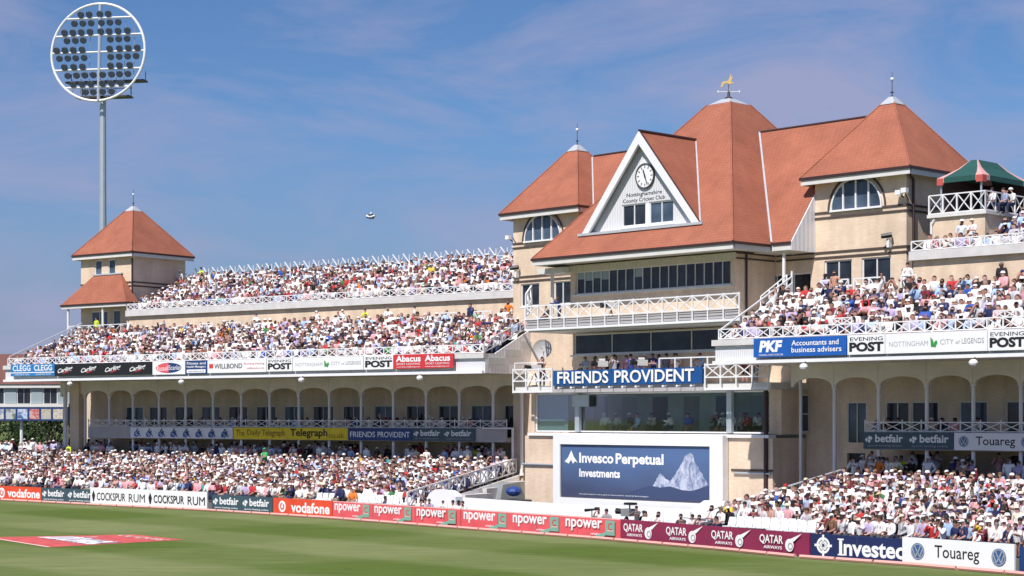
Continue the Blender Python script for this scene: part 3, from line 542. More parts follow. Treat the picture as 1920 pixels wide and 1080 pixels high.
# weather vane
wz0 = 23.72; VN = thing('weather_vane', 'gilded animal weather vane on top of the tallest red roof', 'weather vane', P.w(UC, -8.44, wz0))
wz0 = P.w(0, 0, wz0)[2]; VF = Fr(*P.w(UC, -8.44, 0)[:2], 88)
build('spindle', MB(VF).lathe((0, 0, wz0), [(.2, 0), (.24, .08), (.09, .2), (.06, .52), (.022, .55), (.022, .95)], 8), M['dgrey'], VN)
build('direction_arms', MB(VF).tube((-.62, 0, wz0 + .46), (.62, 0, wz0 + .46), .022).tube((0, -.62, wz0 + .46), (0, .62, wz0 + .46), .022).box(-.66, -.60, -.03, .03, wz0 + .41, wz0 + .53).box(.60, .66, -.03, .03, wz0 + .41, wz0 + .53), M['white'], VN)
stag = [(-.72, 1.05), (-.55, 1.12), (-.42, 1.38), (-.1, 1.45), (-.05, 1.35), (.1, 1.35), (.28, 1.42), (.40, 1.36), (.42, 1.44), (.22, 1.56), (.2, 1.62), (.26, 1.85), (.34, 1.92), (.30, 2.0), (.16, 2.0), (.20, 2.24), (.14, 2.24), (.08, 1.98), (-.02, 1.75), (-.12, 1.62), (-.45, 1.58), (-.58, 1.48), (-.62, 1.3)]
bm = bmesh.new(); fv = bm.faces.new([bm.verts.new(VF.w(x * .70, 0, wz0 + z * .66)) for x, z in stag]); ex = bmesh.ops.extrude_face_region(bm, geom=[fv])
for v in [e for e in ex['geom'] if isinstance(e, bmesh.types.BMVert)]: v.co += Vector((VF.n[0], VF.n[1], 0)) * .12
bmesh.ops.triangulate(bm, faces=bm.faces[:]); bm.verts.index_update(); sm = MB(); sm.add([tuple(v.co) for v in bm.verts], [[v.index for v in f.verts] for f in bm.faces]); bm.free()
build('animal_figure', sm, M['gold'], VN)
# upper balcony
def balcony(parent, u0, u1, zb, v0, gapz, top, n, xs, mt='white'):
    rl = MB(P); zl = zb + .68
    rl.tube((u0, v0, zb + .08), (u1, v0, zb + .08), .09); rl.tube((u0, v0, zl), (u1, v0, zl), .05); rl.tube((u0, v0, top), (u1, v0, top), .05)
    for i in range(n + 1):
        u = u0 + (u1 - u0) * i / n; rl.tube((u, v0, zb), (u, v0, top + .06), .05)
        if i < n and xs(i):
            b = u0 + (u1 - u0) * (i + 1) / n; rl.tube((u, v0, zl), (b, v0, top), .034); rl.tube((u, v0, top), (b, v0, zl), .034)
    return rl
bs = MB(P).box(-8.75, 7.2, -5.09, -.25, 10.55, 10.86); b1 = build('balcony_floor', bs, M['offwhite'], PV)
build('balcony_railing', balcony(b1, -8.75, 6.75, 10.6, 0, .6, 12.0, 15, lambda i: True), M['white'], b1)
lv = MB(P).box(-8.7, 6.7, -.12, -.09, 10.74, 11.22)
for i in range(15):
    a = -8.75 + 15.5 * i / 15
    for z in (10.78, 10.94, 11.1): lv.box(a + .07, a + .96, -.06, -.03, z, z + .12)
build('louvre_panel', lv, M['greyp'], b1)
build('landing_railing', xrail(MB(P), (-9.9, -1.6, 12.0), (-8.75, -.05, 11.4), 1.3, 2, .05, .06), M['white'], b1)
for a, b in ((-8.75, -8.1), ): build('bracket', MB(P).tube((-9.5, -.6, 10.5), (-9.3, -2.3, 8.0), .07), M['greyp'], b1)
build('porch_column', MB(P).tube((-8.0, -1.4, 10.87), (-8.0, -1.4, 13.9), .10, n=8).box(-9.0, -6.96, -2.6, -1.2, 13.9, 14.2), M['offwhite'], PV)
build('porch_column', MB(P).tube((6.9, -3.4, 10.87), (6.9, -3.4, 14.3), .09, n=8), M['white'], PV)
# terrace with the large blue lettered sign
b2 = build('terrace_floor', MB(P).box(-9.8, 8.6, -5.05, -.2, 7.16, 7.5), M['offwhite'], PV)
build('terrace_railing', balcony(b2, -9.75, -6.6, 7.12, 0, .6, 8.45, 3, lambda i: True).add([], []), M['white'], b2)
build('terrace_railing', balcony(b2, 4.5, 8.6, 7.12, 0, .6, 8.45, 4, lambda i: True), M['white'], b2)
build('terrace_railing', xrail(MB(P), (1.2, -.2, 8.3), (5.6, -.2, 8.3), .55, 4, .035, .05, x=False).tube((-9.7, -.1, 8.5), (-9.7, -.1, 8.85), .04).tube((-9.7, -.1, 8.83), (-7.4, -.1, 8.83), .035), M['white'], b2)
build('ground_wall', MB(P).box(-6.55, 4.45, -.18, -.04, 7.12, 7.5), M['greyp'], b2)
dp = MB(P)
dp.tube((7.95, -.62, .1), (7.95, -.62, 7.1), .13, n=8); build('drainpipe', dp, M['dark'], PV)
dp = MB(P).tube((13.27, -5.6, 10.5), (13.27, -5.6, 17.6), .07, n=6).tube((13.27, -5.6, 17.6), (13.55, -4.6, 18.0), .07, n=6).tube((5.1, -2.6, 10.9), (5.1, -2.6, 14.2), .06, n=6); build('drainpipe', dp, M['dark'], PV)
build('service_pipe', MB(P).tube((-9.6, -.55, 3.1), (-6.6, -.55, 3.1), .06, n=6), M['steel'], PV); build('service_pipe', MB(P).tube((5.9, -.55, 2.95), (8.3, -.55, 2.95), .05, n=6), M['steel'], PV)
# satellite dish
dz = P.z(1017, 655, -3.0); du = P.u(1017, -3.0); DS = thing('satellite_dish', 'pale grey satellite dish in the shaded recess above the terrace rail', 'satellite dish', P.w(du, -3, 7.5))
dd = MB(); c = Vector(P.w(du, -3, dz)); ax = Vector((P.n[0] * .85 + P.t[0] * .5, P.n[1] * .85 + P.t[1] * .5, .25)).normalized(); x = ax.orthogonal().normalized(); y = ax.cross(x)
rings = [(0.02, -.16), (.28, -.12), (.5, -.03), (.62, .05)]; vv = []; ff = []
for j, (r, h) in enumerate(rings):
    for k in range(16): t = k * math.pi / 8; vv.append(tuple(c + x * r * math.cos(t) + y * r * math.sin(t) + ax * h))
for j in range(3):
    for k in range(16): ff.append((j * 16 + k, j * 16 + (k + 1) % 16, (j + 1) * 16 + (k + 1) % 16, (j + 1) * 16 + k))
ff.append(tuple(range(16))); dd.add(vv, ff); build('dish', dd, M['greyp'], DS)
build('mast', MB(P).tube((du, -3.1, 7.5), (du, -3.1, dz - .1), .05, n=6).tube((du, -3.0, dz), P.inv(*(c + ax * .6)[:2]) + (((c + ax * .6).z - P.zd) / P.k,), .02), M['steel'], DS)

# ------------------------------------------------------------------ corner turret of the far stand
TW = thing('turret', 'small square buff brick turret with red pyramid roof and porch', 'tower', L.w(-35.4, -11.5, 0))
e0, e1 = L.u(135, -8.0), L.u(247, -8.0); tz = 18.72; bk = -14.6
build('wall', MB(L).wall(e0 + .5, e1 - .5, .02, tz - .15, -8.5, .3, [(e0 + 2.15, e0 + 3.0, 17.05, 18.25), (e0 + 3.75, e0 + 4.6, 17.05, 18.25), (e0 + 1.7, e0 + 3.7, 11.6, 14.2), (e0 + 4.3, e0 + 5.2, 11.6, 14.2)]).box(e1 - .8, e1 - .5, bk + .5, -8.803, .02, tz - .15).box(e0 + .5, e0 + .8, bk + .5, -8.803, .02, tz - .15).box(e0 + .803, e1 - .803, bk + .5, bk + .8, .02, tz - .15), M['brickL'], TW)
for a, b, c, d in ((e0 + 2.15, e0 + 3.0, 17.05, 18.25), (e0 + 3.75, e0 + 4.6, 17.05, 18.25), (e0 + 4.3, e0 + 5.2, 11.6, 14.2)): window(TW, L, a, b, c, d, -8.6, 1, .08, 'glassb')
window(TW, L, e0 + 1.7, e0 + 3.7, 11.6, 14.2, -8.6, 2, .09, 'glassb', sill=False)
b_ = MB(L)
for z in (16.0, 16.3): b_.box(e0 + .46, e1 - .46, -8.497, -8.44, z, z + .1); b_.box(e1 - .497, e1 - .44, bk + .5, -8.44, z, z + .1)
build('string_course', b_, M['band'], TW)
tr = build('roof', hip(MB(L), e0, e1, -8.0, bk, tz, (e0 + e1) / 2, (bk - 8) / 2, .45, 22.35), M['tile'], TW); eaves(tr, L, e0, e1, -8.0, bk, tz); hips(tr, L, e0, e1, -8.0, bk, tz, (e0 + e1) / 2, (bk - 8) / 2, .45, 22.35); finial(tr, L, (e0 + e1) / 2, (bk - 8) / 2, 22.37, 1.4, .5)
p0, p1 = L.u(114, -7.2), L.u(236, -7.2)
pr = build('porch_roof', MB(L).hexa([(p0, -7.2, 14.72), (p1, -7.2, 14.72), (p1, -8.49, 14.72), (p0, -8.49, 14.72), (p0 + 2.6, -8.35, 17.0), (p1 - 1.9, -8.35, 17.0), (p1 - 1.9, -8.49, 17.0), (p0 + 2.6, -8.49, 17.0)]), M['tile'], TW)
eaves(pr, L, p0, p1, -7.2, -8.45, 14.72, 'fr', .2); build('porch_ridge', MB(L).box(p0 + 2.5, p1 - 1.8, -8.49, -8.28, 17.003, 17.12), M['lead'], pr)
for u in (p0 + .6, p0 + 4.75): build('post', MB(L).tube((u, -7.45, 11.5), (u, -7.45, 14.5), .10, n=8), M['white'], TW)
build('porch_railing', xrail(MB(L), (p0 + .6, -7.45, 12.1), (p1 + .4, -7.45, 12.1), .9, 6, .03, .05), M['white'], TW)
build('drainpipe', MB(L).tube((e1 - .42, -8.42, 12.0), (e1 - .42, -8.42, 18.2), .08, n=6), M['dark'], TW)
build('side_rail', MB(L).tube((e1 - .3, -9.0, 13.9), (e1 - .3, -14.0, 17.3), .06), M['white'], TW)
# ------------------------------------------------------------------ lettering and signs
_tc = {}
def glyphs(s, bold=0.0, shear=0.0, space=1.0):
    k = (s, bold, shear, space)
    if k not in _tc:
        cu_ = bpy.data.curves.new('lettering', 'FONT'); cu_.body = s; cu_.offset = bold; cu_.shear = shear; cu_.space_character = space; cu_.resolution_u = 3
        o = bpy.data.objects.new('lettering', cu_); COL.objects.link(o); dg = bpy.context.evaluated_depsgraph_get(); dg.update()
        me = bpy.data.meshes.new_from_object(o.evaluated_get(dg)); vs = [tuple(v.co) for v in me.vertices]; fs = [tuple(p.vertices) for p in me.polygons]
        bpy.data.objects.remove(o); bpy.data.meshes.remove(me); bpy.data.curves.remove(cu_)
        xs = [v[0] for v in vs]; ys = [v[1] for v in vs]
        _tc[k] = ([((v[0] - min(xs)) / (max(xs) - min(xs)), (v[1] - min(ys)) / (max(ys) - min(ys))) for v in vs], fs)
    return _tc[k]
def put(mb, s, u0, u1, z0, z1, v, bold=.02, shear=0, rise=0, space=1.0):
    vs, fs = glyphs(s, bold, shear, space); return mb.add([(u0 + (u1 - u0) * x, v, z0 + (z1 - z0) * y + rise * x) for x, y in vs], fs)
class Sign:
    def __init__(s, name, label, fr, u0, u1, z0, z1, v, m, th=.06, cat='sign', group=None, posts=False):
        s.fr, s.u0, s.u1, s.z0, s.z1, s.v = fr, u0, u1, z0, z1, v
        s.t = thing(name, label, cat, fr.w((u0 + u1) / 2, v - th, z0), group)
        build('panel', MB(fr).box(u0, u1, v - th, v, z0, z1), M[m], s.t)
        if posts:
            p = MB(fr)
            for i in range(3): x = u0 + (u1 - u0) * (.1 + .4 * i); p.box(x - .04, x + .04, v - th - .5, v - th - .002, .005, .25).hexa([(x - .04, v - th - .5, .25), (x + .04, v - th - .5, .25), (x + .04, v - th - .42, .25), (x - .04, v - th - .42, .25), (x - .04, v - th - .1, z1 - .1), (x + .04, v - th - .1, z1 - .1), (x + .04, v - th - .003, z1 - .1), (x - .04, v - th - .003, z1 - .1)])
            build('stand', p, M['dgrey'], s.t)
            for i in range(1, max(2, int((u1 - u0) / 3.0)) if m != 'whiteboard' else 1):
                x = u0 + (u1 - u0) * i / max(2, int((u1 - u0) / 3.0)); build('panel_joint', MB(fr).box(x - .012, x + .012, v - .01, v + .0035, z0 + .01, z1 - .01), M['dgrey'], s.t)
        s.k = 0
    def X(s, a): return s.u0 + (s.u1 - s.u0) * a
    def Z(s, b): return s.z0 + (s.z1 - s.z0) * b
    def V(s): s.k += 1; return s.v + .004 * s.k
    def text(s, txt, a0, a1, b0, b1, m, bold=.02, shear=0, rise=0, space=1.0, name='lettering'):
        build(name, put(MB(s.fr), txt, s.X(a0), s.X(a1), s.Z(b0), s.Z(b1), s.V(), bold, shear, rise, space), M[m], s.t); return s
    def rect(s, a0, a1, b0, b1, m, name='coloured_field'):
        v = s.V(); build(name, MB(s.fr).poly((s.X(a0), v, s.Z(b0)), (s.X(a1), v, s.Z(b0)), (s.X(a1), v, s.Z(b1)), (s.X(a0), v, s.Z(b1))), M[m], s.t); return s
    def shape(s, polys, m, name='emblem'):
        v = s.V(); mb = MB(s.fr)
        for p in polys: mb.poly(*[(s.X(a), v, s.Z(b)) for a, b in p])
        build(name, mb, M[m], s.t); return s
    def disc(s, a, b, r, m, r0=0.0, name='emblem', sx=1.0, n=20):     # r in metres
        v = s.V(); mb = MB(s.fr); c = [(math.cos(2 * math.pi * i / n), math.sin(2 * math.pi * i / n)) for i in range(n)]; x0, z0 = s.X(a), s.Z(b)
        if r0:
            for (p, q), (p2, q2) in zip(c, c[1:] + c[:1]): mb.poly((x0 + p * r0 * sx, v, z0 + q * r0), (x0 + p * r * sx, v, z0 + q * r), (x0 + p2 * r * sx, v, z0 + q2 * r), (x0 + p2 * r0 * sx, v, z0 + q2 * r0))
        else: mb.poly(*[(x0 + p * r * sx, v, z0 + q * r) for p, q in c])
        build(name, mb, M[m], s.t); return s
    def strokes(s, a, b, lines, w, m, name='emblem'):                   # line strokes in metres round a point
        v = s.V(); mb = MB(s.fr); x0, z0 = s.X(a), s.Z(b)
        for (x1, y1, x2, y2) in lines:
            d = math.hypot(x2 - x1, y2 - y1) or 1; nx, ny = -(y2 - y1) / d * w, (x2 - x1) / d * w
            mb.poly((x0 + x1 + nx, v, z0 + y1 + ny), (x0 + x1 - nx, v, z0 + y1 - ny), (x0 + x2 - nx, v, z0 + y2 - ny), (x0 + x2 + nx, v, z0 + y2 + ny))
        build(name, mb, M[m], s.t); return s
def badge_vw(s, a, b, r):
    s.disc(a, b, r, 'vblue').disc(a, b, r * .92, 'steel', r * .80)
    s.strokes(a, b, [(-.42 * r, .66 * r, -.10 * r, 0), (.42 * r, .66 * r, .10 * r, 0), (-.1 * r, 0, .1 * r, 0), (-.72 * r, .3 * r, -.32 * r, -.66 * r), (-.32 * r, -.66 * r, 0, -.05 * r), (0, -.05 * r, .32 * r, -.66 * r), (.32 * r, -.66 * r, .72 * r, .3 * r)], r * .075, 'steel')
def fair(s, n=2, big=.9):
    for i in range(n):
        a = i / n; w = 1 / n
        s.shape([[(a + w * (.06 + .04 * dx), .55 + .10 * dy), (a + w * (.095 + .04 * dx), .68 + .10 * dy), (a + w * (.13 + .04 * dx), .55 + .10 * dy), (a + w * (.095 + .04 * dx), .42 + .1 * dy)] for dx, dy in ((-.6, 0), (.9, 1.2), (.9, -.8), (2.0, .9))], 'wink')
        s.text('betfair', a + w * .27, a + w * .90, .40, .88, 'wink', .025); s.text('sports betting online', a + w * .10, a + w * .88, .12, .26, 'gink' if big < .5 else 'wink', .01)
def quote_ring(s, a, b, r): s.disc(a, b, r, 'wink', r * .62).disc(a + .0, b - .01, r * .30, 'wink').strokes(a, b, [(-.05 * r, .2 * r, .35 * r, .55 * r)], r * .12, 'wink')

def pxframe(x0, x1, dv=0.0):
    p, q = bxy(x0), bxy(x1); d = math.dist(p, q); t = ((q[0] - p[0]) / d, (q[1] - p[1]) / d); return Fr(*p, t=t), d
def board(x0, x1, m, label, h=.95, out=0.0, z0=.03):
    fr, d = pxframe(x0, x1); return Sign('perimeter_board', label, fr, .01, d - .01, z0, z0 + h, .12 + out, m, .10, 'advertising board', 'advertising boards round the field', True)
s = board(-60, 80, 'orange', 'orange red board with white lettering, at the far end of the boards'); s.text('vodafone', .56, .985, .20, .84, 'wink', .03); quote_ring(s, .485, .5, .36)
fair(board(80, 178, 'slate', 'slate grey board between the far orange red board and the tall white rum board'))
s = board(180, 399, 'whiteboard', 'tall white board with two rows of black and red rum lettering', 1.12, .35)
for a in (0, .5):
    s.shape([[(a + .015, .55), (a + .03, .85), (a + .045, .55), (a + .035, .2), (a + .025, .2)]], 'ink'); s.text('COCKSPUR', a + .06, a + .315, .27, .73, 'ink', .015); s.text('RUM', a + .345, a + .485, .25, .72, 'ink', .0)
fair(board(400, 514, 'slate', 'slate grey board just right of the tall white rum board'))
s = board(515, 626, 'orange', 'orange red board with white ring emblem between slate and pink boards'); s.text('vodafone', .31, .96, .16, .82, 'wink', .03); quote_ring(s, .16, .5, .34)
def power(x0, x1, label):
    s = board(x0, x1, 'pink', label); s.rect(0, 1, .955, .998, 'pinkw', 'edge_strip')
    for i in range(3):
        a, w = i / 3, 1 / 3
        s.text('npower', a + w * .05, a + w * .70, .28, .88, 'wink', .022); s.text('cricket', a + w * .50, a + w * .68, .14, .25, 'wink', .02)
        s.shape([[(a + w * .52, .02), (a + w * .72, .02), (a + w * .80, .30), (a + w * .74, .30)]], 'teal'); s.rect(a + w * .76, a + w * .92, .16, .90, 'teal', 'crest_field'); s.text('C', a + w * .80, a + w * .88, .42, .78, 'rink', .02); s.rect(a + w * .785, a + w * .895, .36, .41, 'pinkw')
power(627, 867, 'pink red board with three green crests, beside the orange red ring board'); power(868, 1167, 'pink red board with three green crests, ending at the maroon board')
s = board(1168, 1522, 'maroon', 'long maroon board with four white animal head emblems')
for i in range(4):
    a, w = i / 4, 1 / 4; s.text('QATAR', a + w * .06, a + w * .52, .38, .82, 'wink', .02); s.text('AIRWAYS', a + w * .14, a + w * .50, .20, .34, 'wink', .02)
    s.disc(a + w * .645, .42, .27, 'wink', sx=.95).shape([[(a + w * .59, .62), (a + w * .68, .72), (a + w * .88, .97), (a + w * .73, .60)]], 'wink').disc(a + w * .665, .38, .15, 'gink', .10)
s = board(1523, 1702, 'navy2', 'navy board with white circle emblem and large serif lettering'); s.text('Investec', .31, .985, .14, .86, 'wink', .028); 
for a0, a1, b in ((.295, .36, .14), (.295, .36, .80)): s.rect(a0, a1, b, b + .06, 'wink', 'serif')
s.disc(.14, .52, .34, 'wink', .24).strokes(.14, .52, [(-.44, 0, -.06, 0), (.06, 0, .44, 0), (0, -.44, 0, -.06), (0, .06, 0, .44), (-.13, -.13, .13, -.13), (.13, -.13, .13, .13), (.13, .13, -.13, .13), (-.13, .13, -.13, -.13)], .05, 'wink')
s = board(1703, 1914, 'whiteboard', 'white board with two round blue badges at the near end of the boards', 1.05, .25); s.text('Touareg', .30, .70, .18, .78, 'ink', .008); badge_vw(s, .145, .5, .33); badge_vw(s, .87, .5, .33)
board(1915, 2060, 'navy', 'blue board cut off by the frame beside the white badge board')
# rope along the foot of the boards
rp_, seg = MB(), 0
for (p, q) in zip(BW, BW[1:]):
    d = math.dist(p, q); t = ((q[0] - p[0]) / d, (q[1] - p[1]) / d); nn = (t[1], -t[0]); n = max(1, int(d / 1.6))
    for i in range(n):
        a, b = i / n, (i + .94) / n; o = .95
        rp_.tube((p[0] + t[0] * d * a + nn[0] * o, p[1] + t[1] * d * a + nn[1] * o, .09), (p[0] + t[0] * d * b + nn[0] * o, p[1] + t[1] * d * b + nn[1] * o, .09), .085, n=6)
tag(build('boundary_rope', rp_, M['rope']), 'pale pink padded boundary rope lying along the grass below the boards', 'rope')

# signs on the far stand's fascia
def fs(fr, x0, x1, m, label, z0=8.76, z1=9.62, v=.30): return Sign('fascia_sign', label, fr, fr.u(x0, v), fr.u(x1, v), z0, z1, v, m, .07, 'sign', 'advertising signs along the stand fascias')
s = fs(L, 20, 102, 'cyan', 'sky blue sign with two white words at the far end of the fascia', 8.84, 9.72)
for a in (.03, .52): s.text('CLEGG', a + .02, a + .43, .42, .92, 'wink', .02); s.text('CONSTRUCTION', a + .06, a + .40, .06, .18, 'wink', .0)
s.rect(0, 1, .24, .32, 'wink', 'stripe')
s = fs(L, 103, 285, 'black', 'black sign with four slanting white script words', 8.78, 9.66)
for i in range(4): a = .03 + .25 * i; s.text('Carling', a, a + .16, .12, .58, 'wink', .02, .25, .26); s.strokes(a + .085, .25, [(-.3, -.02, .35, .12)], .03, 'rink')
s = fs(L, 286, 347, 'whiteboard', 'white sign with red and blue oval emblem', 8.74, 9.66)
s.disc(.5, .5, .36, 'navy', 0, sx=3.6).shape([[(.5 + math.cos(t) * .40, .5 + math.sin(t) * .36) for t in [math.pi / 2 + math.pi * i / 12 for i in range(13)]]], 'pink'); s.text('Russell', .14, .49, .30, .66, 'wink', .0); s.text('Scanlan', .51, .88, .34, .70, 'wink', .0)
s = fs(L, 348, 388, 'navy', 'small navy sign with three white lines of lettering', 8.76, 9.66)
s.text('Fitness and', .06, .94, .70, .90, 'wink', .01); s.text('Health Managers', .06, .94, .40, .62, 'wink', .01); s.rect(.06, .94, .06, .32, 'wink', 'stripe'); s.text('www.online.co.uk', .12, .88, .12, .26, 'navy', .0)
s = fs(L, 389, 499, 'whiteboard', 'white sign with black capitals beside small red lettering', 8.78, 9.66); s.shape([[(.03, .35), (.03, .7), (.10, .7), (.10, .35)]], 'rink'); s.text('WILLBOND', .12, .60, .32, .70, 'ink', .012); s.text('Plumbing Heating', .63, .97, .56, .72, 'rink', .0); s.text('willbond.co.uk', .68, .97, .26, .38, 'rink', 0)
def post(s): s.text('EVENING', .07, .95, .70, .90, 'ink', .01); s.text('POST', .05, .97, .14, .64, 'ink', .05)
post(fs(L, 500, 548, 'whiteboard', 'white sign with bold black letters beside the black capitals and red lettering', 8.80, 9.66))
def legends(s): s.text('NOTTINGHAM', .04, .43, .34, .60, 'gink', -.004); s.text('CITY', .55, .68, .38, .64, 'gink', -.004); s.text('of', .70, .74, .40, .56, 'gink', 0); s.text('LEGENDS', .76, .97, .40, .66, 'gink', -.004); s.shape([[(.46, .3), (.455, .78), (.48, .62), (.50, .28)], [(.49, .5), (.515, .62), (.525, .5), (.50, .22)]], 'green')
legends(fs(L, 549, 681, 'whiteboard', 'long white sign with thin grey capitals and green leaf, on the far fascia', 8.80, 9.66))
post(fs(L, 682, 737, 'whiteboard', 'white sign with bold black letters beside the red sign', 8.80, 9.68))
s = fs(L, 738, 850, 'red', 'bright red sign with white lettering at the near end of the far fascia', 8.80, 9.70)
for a in (.02, .51): s.text('Abacus', a + .02, a + .44, .48, .92, 'wink', .03); s.text('SPORT LIGHTING', a + .03, a + .43, .26, .40, 'wink', .0); s.text('www.abacuslighting.com', a + .03, a + .43, .06, .18, 'wink', .0)
s = fs(Q, 1413, 1587, 'blue', 'blue sign with white slanted initials at the corner of the near stand', 8.72, 9.64); s.text('PKF', .06, .32, .26, .88, 'wink', .05, .15); s.text('PANNELL KERR FORSTER', .06, .33, .07, .16, 'wink', .0)
s.text('Accountants and', .42, .92, .56, .84, 'wink', .012); s.text('business advisers', .42, .95, .20, .48, 'wink', .012)
post(fs(Q, 1589, 1659, 'whiteboard', 'white sign with bold black letters beside the blue corner sign', 8.72, 9.62))
legends(fs(Q, 1660, 1851, 'whiteboard', 'long white sign with thin grey capitals and green leaf, on the nearer fascia', 8.72, 9.62))
post(fs(Q, 1852, 1924, 'whiteboard', 'white sign with bold black letters cut off at the frame edge', 8.72, 9.62))
# signs on the arcade balconies
def bs_(fr, x0, x1, m, label): v = -4.17; return Sign('balcony_sign', label, fr, fr.u(x0, v), fr.u(x1, v), 4.20, 5.02, v, m, .06, 'sign', 'advertising signs on the arcade balconies')
s = bs_(L, 244, 437, 'greyp', 'pale grey balcony sign with eight blue sketched racket emblems')
s.rect(.004, .996, .02, .98, 'white', 'sign_face')
for i in range(8):
    a = .065 + .122 * i; s.disc(a, .36, .21, 'blue', .12, sx=1.3); s.strokes(a, .42, [(-.25, -.2, .35, .18), (.05, .35, .45, -.22), (-.1, .1, .15, .36)], .035, 'navy')
s = bs_(L, 438, 652, 'yellow', 'bright yellow balcony sign with dark old style lettering'); s.text('The', .02, .10, .24, .82, 'olive', .01); s.text('Daily', .125, .245, .20, .84, 'olive', .012); s.text('Telegraph', .26, .46, .14, .84, 'olive', .014)
s.text('Telegraph', .51, .83, .10, .92, 'ink', .022); s.text('.co.uk', .83, .97, .18, .62, 'olive', -.008)
s = bs_(L, 653, 772, 'navy', 'navy blue balcony sign with white capitals next to the yellow sign'); s.text('FRIENDS', .03, .43, .26, .72, 'wink', .012); s.text('PROVIDENT', .47, .97, .26, .72, 'wink', .012)
fair(bs_(L, 773, 890, 'slate', 'slate grey balcony sign beyond the navy sign under the far arches'), 2, .3)
fair(bs_(Q, 1619, 1788, 'slate', 'slate grey balcony sign under the near arches'), 2, .3)
s = bs_(Q, 1789, 2040, 'whiteboard', 'white balcony sign with round blue badges under the near arches'); s.text('Touareg', .17, .47, .14, .80, 'ink', .008); badge_vw(s, .075, .5, .27); badge_vw(s, .555, .5, .27)
# large blue sign on the terrace front
s = Sign('terrace_sign', 'large blue sign with raised white capitals across the pavilion terrace', P, P.u(1037, .1), P.u(1316, .1), 7.5, 8.34, .1, 'fpblue', .12, 'sign')
for a0, a1, t in ((.035, .395, 'FRIENDS'), (.435, .955, 'PROVIDENT')):
    m = put(MB(P), t, s.X(a0), s.X(a1), s.Z(.12), s.Z(.92), s.v + .05, .02); build('lettering', m, M['wink'], s.t)
    m = put(MB(P), t, s.X(a0) - .03, s.X(a1) - .03, s.Z(.12) - .04, s.Z(.92) - .04, s.v + .012, .03); build('letter_backing', m, M['ink'], s.t)
m = MB(P)
for i in range(11): u = s.X(.06 + .089 * i); m.tube((u, .02, 7.42), (u, .3, 7.36), .03).ball((u, .32, 7.37), .07, 8, 5)
build('sign_lamp', m, M['white'], s.t)
# gable inscription
gi = thing('gable_lettering', 'two black lines of inscription below the clock on the gable', 'lettering', P.w(UC, V, P.z(1210, 380, V)))
for txt, (xa, ya), (xb, yb), hh in (('Nottinghamshire', (1179, 369), (1245, 363), .27), ('County Cricket Club', (1172, 381), (1252, 372), .27)):
    a, b = P.pt(xa, ya, V), P.pt(xb, yb, V); build('lettering', put(MB(P), txt, UC - 1.28 if txt[0] == 'N' else UC - 1.55, UC + 1.28 if txt[0] == 'N' else UC + 1.5, (a[1] + b[1]) / 2 - .06, (a[1] + b[1]) / 2 + hh - .06, V + .006, .012), M['ink'], gi)
# advertising screen in its white frame, in front of the brick base
SV = -.2
su0, su1 = P.u(1037, SV), P.u(1356, SV); a0, a1 = P.u(1051, SV), P.u(1330, SV)
S = thing('advertising_screen', 'big blue hoarding with snowy mountain in white frame below the terrace', 'billboard', P.w((su0 + su1) / 2, SV - .2, .02))
zt, zb_ = 4.84, .5; pz0, pz1 = 1.38, 4.22
build('frame', MB(P).box(su0, a0 - .06, SV - .4, SV, zb_, zt).box(a1 + .06, su1, SV - .4, SV + .05, zb_, zt).box(a0 - .058, a1 + .058, SV - .4, SV, pz1 + .05, zt - .03).box(a0 - .058, a1 + .058, SV - .4, SV, zb_, pz0 - .05), M['white'], S)
build('frame_edge', MB(P).box(a0 - .06, a1 + .06, SV - .38, SV - .1, pz0 - .05, pz0).box(a0 - .06, a1 + .06, SV - .38, SV - .1, pz1, pz1 + .05).box(a0 - .06, a0, SV - .38, SV - .1, pz0 + .001, pz1 - .001).box(a1, a1 + .06, SV - .38, SV - .1, pz0 + .001, pz1 - .001), M['dgrey'], S)
build('leg', MB(P).box(su0 + .2, su0 + .6, SV - .4, SV - .05, .01, zb_ - .002), M['white'], S); build('leg', MB(P).box(su1 - .6, su1 - .2, SV - .4, SV - .05, .01, zb_ - .002), M['white'], S)
def screen_mat():
    m = mat('printed_blue', (.02, .06, .16), .5); t = m.node_tree; l = t.links.new; g = N(t, 'ShaderNodeTexCoord'); s_ = N(t, 'ShaderNodeSeparateXYZ'); l(g.outputs['Generated'], s_.inputs[0])
    n = N(t, 'ShaderNodeTexNoise'); n.inputs['Scale'].default_value = 2.2; l(g.outputs['Generated'], n.inputs[0])
    a = N(t, 'ShaderNodeMath', operation='MULTIPLY_ADD'); a.inputs[1].default_value = .5; l(n.outputs[0], a.inputs[0]); l(s_.outputs[2], a.inputs[2])
    r = N(t, 'ShaderNodeValToRGB'); r.color_ramp.elements[0].position = .2; r.color_ramp.elements[0].color = (.045, .052, .10, 1); r.color_ramp.elements[1].position = 1.15; r.color_ramp.elements[1].color = (.075, .135, .28, 1)
    l(a.outputs[0], r.inputs[0]); l(r.outputs[0], t.nodes['Principled BSDF'].inputs['Base Color']); return m
